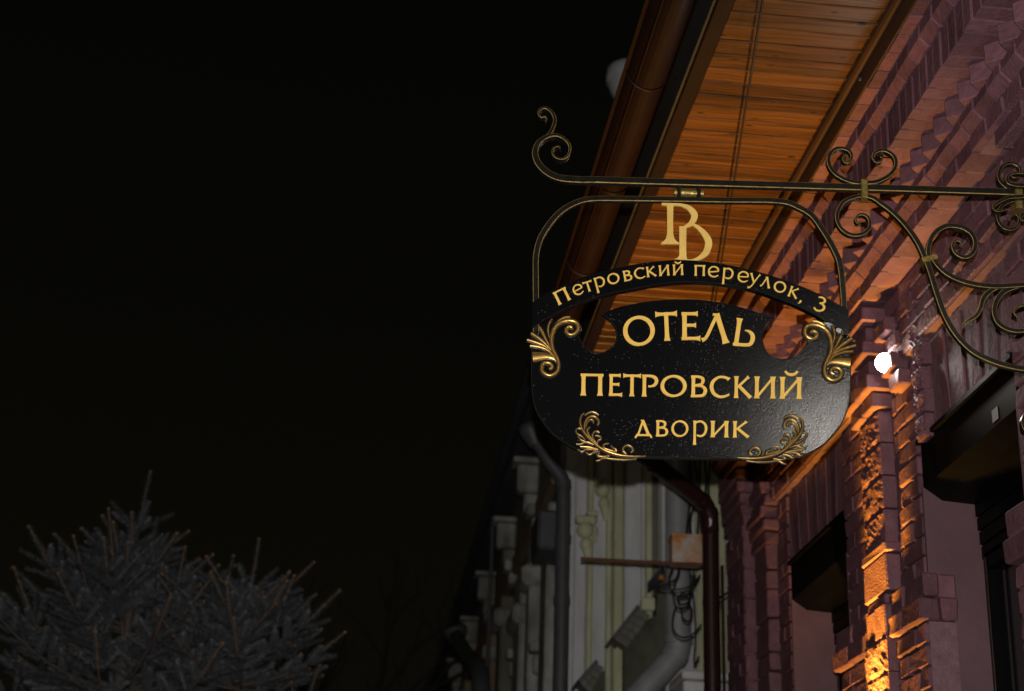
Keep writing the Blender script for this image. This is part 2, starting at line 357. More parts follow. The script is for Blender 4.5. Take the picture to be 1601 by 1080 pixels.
# soldier bricks of the flat arches over the windows
for (a, b) in wins[3:]:
    y = a - .10; i = 0; ymid = (a + b) / 2
    while y < b + .10:
        wd = .083 if i % 2 else .066
        lean = (y + wd / 2 - ymid) / .6 * .20
        pr_ = .010 if i % 2 else .026
        s = MB(); s.cbox((0, -wd / 2 + .004, -.155), (.05, wd / 2 - .004, .155), .005, .003)
        o = s.build('soldier_brick', m_brick); o.parent = hotel
        o.location = V(D + pr_, y + wd / 2, ZH + .172) - wloc(hotel); o.rotation_euler = (-lean, 0, random.uniform(-.02, .02))
        y += wd; i += 1
def rough_block(y0, y1, z0, z1, xf, depth, seed, amp=.0055, name='rough_block'):
    nx, nz = 12, 9; vs = []; fs = []
    for i in range(nx + 1):
        for k in range(nz + 1):
            u, v_ = i / nx, k / nz
            edge = min(u, 1 - u, v_, 1 - v_)
            dz = amp * (noise.noise(Vector((u * 3.1 + seed * 7.3, v_ * 2.3, seed))) + 1.1 * noise.noise(Vector((u * 9 + seed, v_ * 9, seed * 3.1)))) if edge > 0 else .006
            vs.append((xf + dz, y0 + (y1 - y0) * u, z0 + (z1 - z0) * v_))
    for i in range(nx):
        for k in range(nz):
            a = i * (nz + 1) + k; fs.append((a, a + nz + 1, a + nz + 2, a + 1))
    b = MB(); b.add(vs, fs)
    ring = [i * (nz + 1) for i in range(nx + 1)] + [nx * (nz + 1) + k for k in range(1, nz + 1)] + [i * (nz + 1) + nz for i in range(nx - 1, -1, -1)] + [k for k in range(nz - 1, 0, -1)]
    rv = [vs[r_] for r_ in ring]; bkv = [(xf + depth, p[1], p[2]) for p in rv]; k = len(rv)
    b.add(rv + bkv, [(i, (i + 1) % k, k + (i + 1) % k, k + i) for i in range(k)])
    return b.build(name, m_rough, hotel)
# rough quoins where the pier meets the flat arch
for (a, b) in piers[:2]:
    z = 3.46; i = 0
    while z < 3.98:
        rough_block(a - .155 + random.uniform(-.012, .012), a - .07, z + .003, z + .086, D - .026 + random.uniform(-.006, .004), .04, 70 + i, .014, 'rough_quoin'); z += .089; i += 1
# small stepped corbels over the flat arches
cb = MB(); cb.cbox((-.03, -.055, -.03), (.03, .055, .03), .006, .004); cb.cbox((-.05, -.085, .031), (.03, .085, .085), .006, .004)
corb = cb.build('corbel_block', m_rough); corb.parent = hotel; corb.location = V(D, 4.40, 3.865) - wloc(hotel)
for y in (3.62, 3.88, 4.14, 4.62): inst(corb, hotel, (D + random.uniform(-.004, .004), y, 3.865 + random.uniform(-.006, .006)))

# rough-faced pilaster strips
def pilaster(y0, y1, seed):
    z = 3.19; i = 0
    while z < 3.70:
        rough_block(y0 + random.uniform(-.003, .003), y1 + random.uniform(-.003, .003), z + .004, z + .125, D - .050, .06, seed + i); z += .129; i += 1
    pc = (y0 + y1) / 2
    def pb(a, b, c=.005, j=.003, name='moulded_brick'):
        q = MB(); q.cbox(a, b, c, j); return q.build(name, m_rough, hotel)
    # ledge, smooth block and little cap under it
    pb((D - .059, y0 - .03, 3.150), (D + .01, y1 + .012, 3.186)); pb((D - .055, y0 - .012, 3.008), (D + .01, y1 + .005, 3.147))
    pb((D - .053, y0 + .02, 2.966), (D + .01, pc, 3.004)); pb((D - .05, pc + .004, 2.966), (D + .01, y1 - .01, 3.004))
    # shaft below
    pb((D - .064, y0, 2.842), (D + .01, pc - .004, 2.962)); pb((D - .056, pc + .003, 2.842), (D + .01, y1, 2.962))
    for k in range(4): rough_block(y0 - .01, y1 + .01, 2.84 - .129 * (k + 1) + .004, 2.84 - .129 * k, D - .07, .08, seed + 40 + k, .006)
    # stepped capital at the top, below the string course
    for k, (dx, dz, ey) in enumerate(((.072, 3.712, .02), (.10, 3.776, .05), (.082, 3.84, .03), (.115, 3.905, .07), (.09, 3.97, .04), (.12, 4.035, .09))):
        pb((D - dx, y0 - ey, dz), (D + .01, pc - .004, dz + .058)); pb((D - dx + random.uniform(-.004, .004), pc + .004, dz), (D + .01, y1 + ey, dz + .058))
    # corbelled bricks on the near part of the pier beside the capital
    for k, (a_, b_, zz, dx) in enumerate(((-.25, -.14, 3.725, .045), (-.22, -.09, 3.80, .06), (-.25, -.12, 3.875, .05), (-.21, -.06, 3.95, .07))):
        pb((D - dx, y0 + a_, zz), (D + .01, y0 + b_, zz + .06))
for k, (a, b) in enumerate(piers[:2]): pilaster(a + .394 - .121, a + .394 + .121, 11 * k + 1)
for (a, b) in piers[:2]:                                           # imposts wrap round the pier into the window reveals
    yy = a - .07
    for z0, z1, e_ in ((2.915, 2.996, .035), (2.832, 2.911, .055)):
        ln = (b - a + .14) / 5
        for k in range(5):
            for xa, xc in ((D - e_, D + .02), (D + .023, D + .085)):
                q = MB(); q.cbox((xa + random.uniform(-.003, .003), yy + ln * k + .003 + random.uniform(0, .006) + (.012 if xa > D and z0 > 2.9 else 0), z0), (xc, yy + ln * (k + 1) - .003, z1 - random.uniform(0, .004)), .007, .004); q.build('impost_brick', m_brick, hotel)
    wallbricks(a - .05, a + .394 - .13, 2.45, 2.828, D - .03, L=.2); wallbricks(a + .394 + .13, b + .05, 2.45, 2.828, D - .03, L=.2)
    q = MB(); q.box((D - .018, a - .048, .2), (D + .078, a + .06, 2.828)); q.box((D - .018, b - .06, .2), (D + .078, b + .048, 2.828)); q.build('pier_base', m_mortar, hotel)
# the corner pier: wide block and slim strip
q = MB(); q.box((D - .069, 7.60, 0), (D + .02, YE - .004, 4.1)); q.build('corner_core', m_mortar, hotel)
z = 2.5; i = 0
while z < 4.05:
    h = (.129, .10, .17, .14)[i % 4]; q = MB(); q.cbox((D - .082, 7.575, z + .003), (D + .01, 7.63, z + h - .003), .006, .003); q.build('quoin_block', m_rough, hotel); z += h; i += 1
z = 2.5; i = 0
while z < 3.62:
    h = (.14, .09, .16)[i % 3]; q = MB(); q.cbox((D - .05, 7.27, z + .003), (D + .01, 7.50, z + h - .006), .006, .004); q.build('quoin_block', m_rough, hotel); z += h; i += 1
for k in range(5):
    q = MB(); q.cbox((D - .06 - .012 * (k % 3), 7.24 - .02 * (k % 2), 3.63 + .062 * k), (D + .01, 7.52, 3.688 + .062 * k), .008, .006); q.build('moulded_brick', m_rough, hotel)
for k in range(4):
    q = MB(); q.cbox((D - .092 - .008 * k, 7.56, 3.86 + .062 * k), (D + .01, YE + .012 + .006 * k, 3.918 + .062 * k), .012, .004); q.build('moulded_brick', m_rough, hotel)

# cornice courses, from the top down
Y0C = 2.6
def course(name, pitch, poly, gap=.005, y0=Y0C, y1=YE, jig=.003):
    """a run of bricks whose section in (offset from wall, z) is poly; one object per brick"""
    nb = int((y1 - y0) / pitch); vs = []; k = len(poly)
    me = None
    for i in range(nb):
        if me is None or i % 9 == 0:
            b = MB(); L_ = pitch - gap
            cs = [(-px_ + random.uniform(-.0015, .0015), z_) for px_, z_ in poly]
            vs = []
            for yy, ins in ((-L_ / 2, .003), (-L_ / 2 + .004, 0), (L_ / 2 - .004, 0), (L_ / 2, .003)):
                vs += [(x_ + (ins if px_ > 0.02 else 0), yy, z_ + (ins * .5)) for (x_, z_), (px_, _) in zip(cs, poly)]
            fs = [tuple(range(k))[::-1], tuple(range(3 * k, 4 * k))]
            for r_ in range(3): fs += [(r_ * k + i_, r_ * k + (i_ + 1) % k, (r_ + 1) * k + (i_ + 1) % k, (r_ + 1) * k + i_) for i_ in range(k)]
            b.add(vs, fs); me = b.build(name, m_brick); me.parent = hotel
            me.location = V(D, y0 + pitch * (i + .5), 0) - wloc(hotel)
        else:
            inst(me, hotel, (D + random.uniform(-jig, jig), y0 + pitch * (i + .5), random.uniform(-jig, jig) * .6))
course('cornice_brick', .111, [(0, 4.512), (.352, 4.512), (.352, 4.60), (0, 4.60)])
course('chamfered_brick', .111, [(0, 4.431), (.277, 4.431), (.305, 4.462), (.305, 4.508), (0, 4.508)], y0=Y0C + .04)
course('header_brick', .0655, [(0, 4.302), (.277, 4.302), (.277, 4.427), (0, 4.427)], gap=.006, jig=.004)
# dogtooth course: bricks set at 45 degrees
tb = MB(); s_ = .0765
tb.cbox((-s_ / 2, -s_ / 2, 4.233), (s_ / 2, s_ / 2, 4.299), .003, .001)
tb.v = [((x_ - y_) / math.sqrt(2), (x_ + y_) / math.sqrt(2), z_) for x_, y_, z_ in tb.v]
tooth = tb.build('dogtooth_brick', m_brick); tooth.parent = hotel
ax = D - .2 + s_ / math.sqrt(2)
yt0 = 4.525 - .111 * 17; tooth.location = V(ax, yt0, 0) - wloc(hotel)
for i in range(1, int((YE - .05 - yt0) / .111) + 1): inst(tooth, hotel, (ax + random.uniform(-.003, .003), yt0 + .111 * i, random.uniform(-.002, .002)), (0, 0, random.uniform(-.04, .04)))
q = MB(); q.box((D - .145, Y0C, 4.2345), (D + .01, YE, 4.2985)); q.build('wall_band', m_mortar, hotel)
course('chamfered_brick', .111, [(0, 4.167), (.128, 4.167), (.161, 4.2), (.161, 4.230), (0, 4.230)], y0=Y0C + .02)
course('cornice_brick', .13, [(0, 4.113), (.128, 4.113), (.128, 4.163), (0, 4.163)])
q = MB(); q.box((D - .10, Y0C, 4.1135), (D + .01, YE - .002, 4.166)); q.box((D - .12, Y0C, 4.164), (D + .01, YE - .002, 4.2)); q.box((D - .25, Y0C, 4.305), (D + .01, YE - .002, 4.46)); q.box((D - .28, Y0C, 4.46), (D + .01, YE - .002, 4.598)); q.build('wall_band', m_mortar, hotel)

# eaves: planks, batten, fascia, gutter, roof
ZS, XF, XT = 4.606, 1.066, D - .352
YG = 8.0
y = 2.2; b_ = None
while y < YG - .05:
    wd = random.uniform(.078, .094)
    q = MB(); q.cbox((XF, y + .0015, ZS + random.uniform(-.0018, .0018)), (XT + .05, y + wd - .003 - (.004 if random.random() < .3 else 0), ZS + .022), .0035, .0006); q.build('plank', m_wood, hotel); y += wd
q = MB(); q.box((XF, -4, ZS), (XT + .05, 2.198, ZS + .022)); q.build('soffit_lining', m_wood, hotel)
q = MB(); q.cbox((XT - .010, -4, 4.508), (XT - .001, YG, ZS - .002), .002); q.cbox((XT - .038, -4, 4.572), (XT - .0105, YG, ZS - .0022), .012); q.build('cornice_batten', m_trim, hotel)
for y in (4.62, 5.55, 6.6): 
    q = MB(); q.ball((XT - .011, y, 4.56), .009); q.build('screw_head', m_darkmetal, hotel)
q = MB(); q.cbox((1.008, -4, ZS - .012), (XF - .002, YG, ZS + .05), .004); q.build('fascia_board', m_brownmetal, hotel)
q = MB(); q.box((.998, -4, ZS + .0), (1.0065, YG, ZS + .16)); q.build('fascia_flashing', m_darkmetal, hotel)
gut = MB(); gc = (.885, ZS + .075); R = .074
prof = [(gc[0] + R * math.cos(a), gc[1] + R * math.sin(a)) for a in np.linspace(math.pi, 2 * math.pi, 15)]
prof = [(gc[0] - R - .012, gc[1] + .004), (gc[0] - R - .014, gc[1] - .010), (gc[0] - R - .004, gc[1] - .012)] + prof
vs = []; inn = [(gc[0] + (x_ - gc[0]) * .93, gc[1] + (z_ - gc[1]) * .93 + .003) for x_, z_ in prof]
k = len(prof); ring = prof + inn[::-1]; kk = len(ring)
vs = [(x_, yy, z_) for yy in (-4, YG) for x_, z_ in ring]
gut.add(vs, [tuple(range(kk)), tuple(range(kk, 2 * kk))] + [(i, (i + 1) % kk, kk + (i + 1) % kk, kk + i) for i in range(kk)])
gut.tube([(gc[0] - .045, -4, gc[1] - R * .79 - .003), (gc[0] - .045, YG, gc[1] - R * .79 - .003)], .004, 6)
gutter = gut.build('gutter', m_brownmetal, hotel)
yb = X(1010, 155, gc[0])[1]
for y in (yb - 1.6, yb - .8, yb, yb + .8, yb + 1.6, yb + 2.4):
    q = MB(); q.tube([(gc[0] + (R + .004) * math.cos(a), y - .03 * math.sin(a * .5), gc[1] + (R + .004) * math.sin(a)) for a in np.linspace(math.pi * .97, 2 * math.pi, 16)] + [(1.0, y + .02, gc[1] + .01)], .0035, 6); q.build('gutter_hook', m_brownmetal, hotel)
q = MB(); q.add([(.83, -4, 4.70), (5.5, -4, 7.0), (5.5, YG + .1, 7.0), (.83, YG + .1, 4.70), (.83, -4, 4.74), (5.5, -4, 7.04), (5.5, YG + .1, 7.04), (.83, YG + .1, 4.74)],
    [(0,1,2,3),(4,5,6,7),(0,1,5,4),(1,2,6,5),(2,3,7,6),(3,0,4,7)]); q.build('roof', m_brownmetal, hotel)

# ------------------------------------------------------------------ sign plane
AL = -0.08
P0 = CAM + ray(1080, 510) / np.linalg.norm(ray(1080, 510)) * 4.5
HD = V(math.cos(AL), math.sin(AL), 0); NV = V(math.sin(AL), -math.cos(AL), 0); UP = V(0, 0, 1)   # NV points to the street viewer
def S(px, py, nn=0.0):
    """point of the plane of sign and bracket, nn metres in front of it"""
    d = ray(px, py); t_ = ((P0 - CAM) @ NV) / (d @ NV); p = CAM + d * t_
    return p + NV * nn
def poly_extrude(mb, pts, n0, n1, m=0, mside=None):
    """pts in pixels of the sign plane -> plate between offsets n0 (back) and n1 (front)"""
    F = [S(x_, y_, n1) for x_, y_ in pts]; B = [S(x_, y_, n0) for x_, y_ in pts]; k = len(pts)
    tri = tessellate_polygon([[Vector((x_, -y_, 0)) for x_, y_ in pts]])
    mb.add(F, [tuple(t_) for t_ in tri], m); mb.add(B, [tuple(t_)[::-1] for t_ in tri], m)
    mb.add(F + B, [(i, (i + 1) % k, k + (i + 1) % k, k + i) for i in range(k)], m if mside is None else mside)
def bar(mb, pts, th, dp, ch=.0028, nn=0.0, n=6, mflat=0, mch=1, cap=True, smooth_pts=True):
    """forged bar swept in the sign plane: th thickness in the plane, dp depth, chamfered edges in gold"""
    C_ = cr(pts, n) if smooth_pts else [np.array(p, float) for p in pts]
    P = [S(p[0], p[1], nn) for p in C_]; k = len(P)
    tt = np.interp(np.linspace(0, 1, k), np.linspace(0, 1, len(th)), th) if not np.isscalar(th) else [th] * k
    dd = np.interp(np.linspace(0, 1, k), np.linspace(0, 1, len(dp)), dp) if not np.isscalar(dp) else [dp] * k
    vs = []
    for i in range(k):
        T = P[min(i + 1, k - 1)] - P[max(i - 1, 0)]; T /= np.linalg.norm(T) + 1e-12; W = np.cross(NV, T)
        a, b, c = tt[i] / 2, dd[i] / 2, min(ch * .72, tt[i] * .22, dd[i] * .3)
        for u, v_ in ((a - c, b), (-a + c, b), (-a, b - c), (-a, -b + c), (-a + c, -b), (a - c, -b), (a, -b + c), (a, b - c)):
            vs.append(P[i] + W * u + NV * v_)
    fs = []; ms = []
    for i in range(k - 1):
        for a in range(8):
            fs.append((i * 8 + a, i * 8 + (a + 1) % 8, (i + 1) * 8 + (a + 1) % 8, (i + 1) * 8 + a)); ms.append(mch if a in (1, 7) else mflat)
    mb.add(vs, fs, ms)
    if cap: mb.add(vs[:8], [tuple(range(8))], mflat); mb.add(vs[-8:], [tuple(range(8))], mflat)

# ------------------------------------------------------------------ wrought iron bracket
IR = [m_iron, m_goldedge]
bracket = thing('wall_bracket', 'black wrought iron wall bracket with gilded scrolls carrying the hotel sign', 'bracket', S(1640, 306))
b = MB(); bar(b, [(930, 282.5), (1100, 287.5), (1350, 294.5), (1640, 303.5)], .021, .021, .003, smooth_pts=False); b.build('beam', IR, bracket)
c5 = lambda L_: [(820 + x_ / 6.353, 150 + y_ / 6.353) for x_, y_ in L_]
b = MB(); bar(b, [(930, 282.5)] + c5([(560, 842), (400, 832), (290, 805), (200, 750), (130, 670), (105, 580), (130, 490), (200, 430), (300, 405), (390, 440), (445, 510), (440, 590), (390, 640), (320, 635), (278, 590), (290, 535), (335, 515), (355, 540)]),
    [.021, .021, .020, .018, .013, .009, .007, .006, .005, .004], [.021, .021, .022, .026, .030, .030, .028, .024], .0025); b.build('end_scroll', IR, bracket)
b = MB(); bar(b, c5([(205, 432), (250, 385), (285, 320), (300, 250), (270, 175), (205, 132), (155, 150), (140, 190), (165, 222), (205, 218), (215, 240), (207, 275)]), [.012, .010, .008, .006, .004], [.02, .024, .024, .022, .02], .002); b.build('end_scroll', IR, bracket)
c6 = lambda L_: [(1270 + x_ / 6, 210 + y_ / 6) for x_, y_ in L_]
b = MB(); bar(b, c6([(490, 462), (430, 462), (350, 450), (240, 400), (170, 330), (147, 250), (172, 180), (230, 142), (300, 145), (352, 178), (366, 228), (340, 270), (300, 272), (282, 240), (298, 208), (325, 208)]), [.012, .012, .011, .009, .006, .004], .02, .002); b.build('scroll', IR, bracket)
b = MB(); bar(b, c6([(480, 462), (540, 462), (610, 450), (700, 405), (760, 345), (780, 280), (760, 215), (700, 170), (640, 160), (580, 185), (563, 232), (590, 270), (632, 268), (652, 240), (630, 218)]), [.012, .012, .011, .009, .006, .004], .02, .002); b.build('scroll', IR, bracket)
b = MB(); bar(b, c6([(470, 585), (385, 598), (290, 642), (240, 720), (226, 800), (262, 885), (330, 940), (410, 955), (490, 930), (534, 870), (525, 800), (480, 763), (430, 765), (402, 800), (415, 840), (450, 830)]), [.011, .011, .011, .010, .007, .004], .02, .002); b.build('scroll', IR, bracket)
b = MB(); bar(b, [(1345, 307), (1363, 310), (1378, 320), (1395, 333), (1412, 350), (1425, 366), (1437, 385), (1447, 408), (1455, 430), (1464, 460), (1477, 495), (1495, 525), (1520, 550), (1550, 565), (1580, 574), (1610, 579), (1645, 583)], [.013, .014, .016, .016, .016, .015], .019, .0025); b.build('stay', IR, bracket)
c7 = lambda L_: [(1420 + x_ / 5.685, 240 + y_ / 5.685) for x_, y_ in L_]
b = MB(); bar(b, c7([(195, 960), (172, 900), (178, 830), (200, 760), (245, 700), (320, 658), (400, 652), (490, 675), (560, 730), (588, 805), (570, 885), (520, 928), (460, 925), (410, 893), (387, 842), (398, 797), (432, 782), (462, 806), (450, 838)]), [.013, .014, .014, .012, .008, .004], [.02, .022, .024, .024, .02], .002); b.build('scroll', IR, bracket)
c8 = lambda L_: [(1420 + x_ / 3.857, 400 + y_ / 3.857) for x_, y_ in L_]
b = MB(); bar(b, c8([(140, 20), (175, 70), (230, 118), (320, 160), (430, 185), (530, 192), (640, 186), (760, 180), (860, 190)]), [.012, .014, .014, .014, .014], .02, .002, nn=.004); b.build('scroll', IR, bracket)
b = MB(); bar(b, c8([(720, 176), (640, 190), (570, 222), (527, 280), (516, 345), (540, 405), (590, 440), (655, 455), (725, 442), (765, 395), (755, 335), (705, 300), (655, 312), (636, 345), (655, 372)]), [.014, .014, .013, .011, .007, .004], .021, .002, nn=-.004); b.build('scroll', IR, bracket)
b = MB(); bar(b, c8([(585, 182), (530, 196), (480, 225), (445, 268), (430, 320), (405, 365), (360, 395), (332, 415), (322, 445)]), [.006, .013, .015, .014, .013, .011, .008, .002], [.006, .010, .012, .010, .004], .003, nn=.006); b.build('leaf_tendril', IR, bracket)
def ring_scroll(pts, nn, th=(.011, .010, .007, .004), dp=.018): 
    b = MB(); bar(b, c7(pts), list(th), dp, .0011, nn=nn); b.build('rosette_scroll', IR, bracket)
ring_scroll([(1040, 345), (960, 350), (880, 315), (820, 265), (797, 205), (815, 140), (860, 100), (925, 97), (980, 130), (992, 185), (962, 222), (918, 215), (900, 185)], 0)
ring_scroll([(1040, 420), (930, 425), (850, 455), (800, 520), (795, 600), (840, 665), (915, 682), (970, 640), (978, 580), (940, 545), (900, 572), (892, 612)], 0)
ring_scroll([(1060, 330), (980, 330), (900, 325), (850, 300), (850, 255), (900, 225), (980, 225), (1050, 240)], .028)
ring_scroll([(1060, 430), (960, 430), (860, 440), (790, 468), (738, 505), (728, 540), (770, 560), (850, 540)], .028)
ring_scroll([(1060, 560), (1010, 560), (985, 585), (1000, 615), (1060, 615)], .01)
ring_scroll([(1090, 2290), (1040, 2320), (1010, 2390), (1030, 2460), (1090, 2490)], 0)
def collar(p, q, w_, d_):                                          # brass clasp across the bar between pixels p and q
    b = MB(); bar(b, [p, ((p[0] + q[0]) / 2, (p[1] + q[1]) / 2), q], w_, d_, .003, mflat=0, mch=0); b.build('collar', m_brass, bracket)
collar((1349.5, 284), (1350.5, 313), .020, .034); collar((1440, 410), (1463, 403.5), .018, .032); collar((1590, 296), (1591, 330), .022, .04)
# wall plate on the pilaster
pw = S(1640, 304)
b = MB(); b.cbox((D - .072, pw[1] - .05, 3.70), (D - .056, pw[1] + .05, 3.98), .003); b.cbox((D - .072, pw[1] - .05, 2.9), (D - .056, pw[1] + .05, 3.30), .003)
for z_ in (3.74, 3.94, 2.95, 3.25): b.ball((D - .073, pw[1], z_), .010)
b.build('wall_plate', IR, bracket)
b = MB(); b.tube([S(1635, 304), V(D - .05, pw[1], pw[2])], .012, 8); e_ = S(1645, 583); b.tube([e_, V(D - .05, e_[1], e_[2])], .011, 8); b.build('wall_pin', IR, bracket)

# ------------------------------------------------------------------ hanging sign
sign = thing('hotel_sign', 'black oval hotel sign with gold lettering and acanthus corners hanging under the bracket', 'sign', S(1077, 303))
b = MB(); b.tube([S(1056, 301), S(1097, 302.5)], .0085, 12, 0); b.tube([S(1064, 301.4), S(1088, 302.2)], .0125, 12, 0)
for p in (1056, 1097): b.tube([S(p - 2, 301 + (p - 1056) * .036), S(p + 2, 301 + (p - 1056) * .036)], .0115, 10, 0)
b.build('hinge', m_brass, sign)
for p in (1061, 1092):
    b = MB(); bar(b, [(p, 293), (p, 312)], .010, .024, .002, mflat=0, mch=0, smooth_pts=False); b.build('strap', m_iron, sign)
fr = MB()
bar(fr, [(838, 520), (837.8, 470), (837.5, 430), (838, 401), (844, 376), (856, 355), (871, 337), (888, 324), (909, 315), (932, 311.8), (990, 312), (1053, 312.8), (1130, 314), (1217, 315.5), (1249, 325.5), (1270, 339), (1284, 358), (1296, 377), (1305, 394), (1311, 408), (1314.5, 425), (1317, 450), (1319, 480), (1320.5, 525)], .0165, .018, .0026, n=5)
fr.build('frame', IR, sign)
ZB = -.0075
outline = [(833, 505), (870, 494), (896, 503), (903, 518.7), (906.5, 529), (913, 539), (923.7, 548), (937, 550.7), (951, 546), (961.5, 536), (965, 522), (963, 512), (956, 501), (941.5, 489)]
arc = cr([(941.5, 489), (960, 481), (978.6, 475.8), (1010, 470), (1040.5, 467), (1066, 466), (1092, 466.5), (1127, 471), (1160.7, 479), (1186, 487), (1210.5, 494.7)], 3)[1:]
cut2 = cr([(1210.5, 494.7), (1200, 503), (1194, 515), (1192, 529), (1198.5, 548), (1209, 556.5), (1222.5, 560), (1243, 556.5), (1257, 543), (1264, 531), (1267, 518)], 3)[1:]
cut1 = cr(outline[2:], 3)
rest = cr([(1272, 508), (1300, 500), (1327, 517)], 2)[:-1] + cr([(1327, 517), (1330.7, 580.5), (1329, 622), (1318.7, 656), (1294.7, 687), (1270.6, 704), (1239.7, 713), (1167.6, 715.5)], 4) + [(1080, 714.5), (1006, 712.5)] + cr([(937, 709.5), (903, 701), (868.7, 680), (848, 656), (836, 632), (831.6, 601), (831.6, 560), (831.6, 519)], 4)
pts = [(832, 508), (870, 496)] + [tuple(p) for p in cut1] + [tuple(p) for p in arc] + [tuple(p) for p in cut2] + [tuple(p) for p in rest]
bd = MB(); poly_extrude(bd, pts, ZB - .014, ZB, 0, 0); 
board = bd.build('board', m_board, sign)
rimp = [tuple(p) for p in rest]
# rims left by the thick paint along the cut-outs and the lower edge
bar_r = MB(); bar(bar_r, [tuple(p) for p in cut2], .003, .010, .001, nn=ZB - .003, smooth_pts=False, mflat=0, mch=0)
bar(bar_r, [tuple(p) for p in cut1], .003, .010, .001, nn=ZB - .003, smooth_pts=False, mflat=0, mch=0)
bar(bar_r, [tuple(p) for p in rest], .003, .017, .001, nn=ZB - .0075, smooth_pts=False, mflat=0, mch=0); bar_r.build('rim', m_iron, board)
atop = cr([(832.6, 475), (857, 459), (886, 445.7), (927, 431), (971.8, 420), (1015, 412.5), (1061, 409), (1102, 411.5), (1143.5, 418), (1188, 428.5), (1229.5, 442), (1261, 454), (1291, 468), (1325, 487)], 3)
abot = cr([(832.2, 515), (858, 498), (886, 484), (937, 465), (1006, 450.5), (1040, 445), (1075, 442.5), (1110, 444), (1143.5, 448), (1180, 456), (1212, 467.5), (1247, 481), (1285, 500), (1327, 523)], 3)
ab = MB(); poly_extrude(ab, [tuple(p) for p in atop] + [tuple(p) for p in abot[::-1]], -.012, .012, 0, 0)
band = ab.build('address_band', m_board, sign)
be = MB(); bar(be, [tuple(p) for p in abot], .0022, .004, .0008, nn=.0105, smooth_pts=False, mflat=0, mch=0); be.build('rim', m_iron, band)

# lettering: every glyph is drawn as flared strokes -------------------
def FL(p, q, w_=.15, f0=1.55, f1=1.55):
    p, q = np.array(p, float), np.array(q, float)
    return [(*(p + (q - p) * t_), w_ * k_) for t_, k_ in ((0, f0), (.04, 1 + .62 * (f0 - 1)), (.12, 1 + .2 * (f0 - 1)), (.28, 1.0), (.72, .97), (.88, 1 + .2 * (f1 - 1)), (.96, 1 + .62 * (f1 - 1)), (1, f1))]
def CV(pts, n=5): return [tuple(p) for p in cr(pts, n)]
def ELL(cx, cy, rx, ry, wx, wy, tilt=0.0):
    out = []
    for i in range(29):
        a = 2 * math.pi * i / 28; ww = wy + (wx - wy) * abs(math.cos(a - tilt)) ** 1.5; out.append((cx + rx * math.cos(a), cy + ry * math.sin(a), ww))
    return out
SW, TH = .150, .105
G = {}
G['П'] = (.86, [FL((.11, 0), (.11, 1), SW), FL((.74, 0), (.74, 1), SW), FL((0, .945), (.86, .945), TH, 1.1, 1.1)])
G['Е'] = (.66, [FL((.13, 0), (.13, 1), SW, 1.35, 1.35), FL((.03, .945), (.58, .945), TH, 1.0, 1.9), FL((.1, .53), (.52, .53), TH, 1.0, 1.8), FL((.03, .055), (.66, .055), TH, 1.0, 2.0)])
G['Т'] = (.80, [FL((.40, 0), (.40, 1), SW, 1.6, 1.0), FL((0, .94), (.80, .94), TH, 2.1, 2.1)])
G['Р'] = (.74, [FL((.13, 0), (.13, 1), SW), CV([(.04, .945, TH), (.36, .945, TH), (.57, .88, SW * .95), (.655, .72, SW), (.58, .54, SW * .9), (.42, .47, TH * .8), (.30, .47, TH * .8)])])
G['О'] = (1.06, [ELL(.53, .5, .455, .455, SW, TH * .95, .25)])
G['В'] = (.72, [FL((.13, 0), (.13, 1), SW, 1.3, 1.3), CV([(.03, .945, TH), (.34, .945, TH), (.51, .87, SW * .9), (.535, .74, SW * .95), (.46, .60, TH), (.18, .545, TH * .9)]), CV([(.18, .54, TH * .9), (.48, .52, TH), (.625, .39, SW * .95), (.63, .22, SW), (.50, .08, TH * 1.1), (.03, .052, TH)])])
G['С'] = (.86, [CV([(.82, .84, SW * 1.3), (.76, .89, SW * .8), (.58, .95, TH), (.36, .93, TH), (.14, .74, SW * .95), (.075, .48, SW * 1.05), (.17, .20, SW * .95), (.40, .05, TH * 1.1), (.64, .06, TH), (.84, .16, TH * .8)])])
G['К'] = (.84, [FL((.13, 0), (.13, 1), SW), FL((.20, .50), (.70, .98), TH, .9, 1.7), FL((.24, .57), (.80, .02), SW, .7, 1.3)])
G['И'] = (.86, [FL((.11, 0), (.11, 1), SW), FL((.75, 0), (.75, 1), SW), FL((.10, .03), (.76, .97), TH * .95, 1.0, 1.0)])
BR = CV([(.20, 1.27, TH * .8), (.30, 1.15, TH), (.44, 1.11, TH * 1.25), (.58, 1.15, TH), (.68, 1.27, TH * .8)])
G['Й'] = (.86, G['И'][1] + [BR])
G['Д'] = (.94, [FL((.42, .97), (.16, .10), TH * 1.05, 1.0, 1.0), FL((.40, .98), (.74, .06), SW * 1.05, .9, 1.0), FL((.06, .075), (.86, .075), TH, 1.2, 1.2), FL((.12, .10), (.00, -.11), TH, .9, .6), FL((.80, .10), (.90, -.09), TH, .9, .6), FL((.30, .96), (.46, .96), .08, 1, 1)])
G['Л'] = (.92, [CV([(.44, .98, TH), (.32, .62, TH), (.20, .26, TH), (.12, .10, TH), (.02, .04, TH * 1.4)]), FL((.42, 1.0), (.80, 0), SW * 1.05, 1.1, 1.55), FL((.30, .96), (.48, .96), .075, 1, 1)])
G['Ь'] = (.76, [FL((.13, 0), (.13, 1), SW, 1.1, 1.55), CV([(.36, .60, .02), (.52, .58, SW * .6), (.655, .46, SW * .95), (.67, .26, SW), (.55, .10, TH * 1.1), (.02, .052, TH)])])
G['е'] = (.92, [CV([(.10, .46, TH * .7), (.45, .50, TH * .9), (.86, .56, TH * .9)], 4), CV([(.86, .56, SW * .8), (.78, .82, SW * .9), (.56, .95, TH), (.32, .93, TH), (.12, .73, SW * .9), (.075, .47, SW), (.17, .19, SW * .95), (.42, .05, TH * 1.1), (.66, .07, TH), (.86, .20, TH * .7)])])
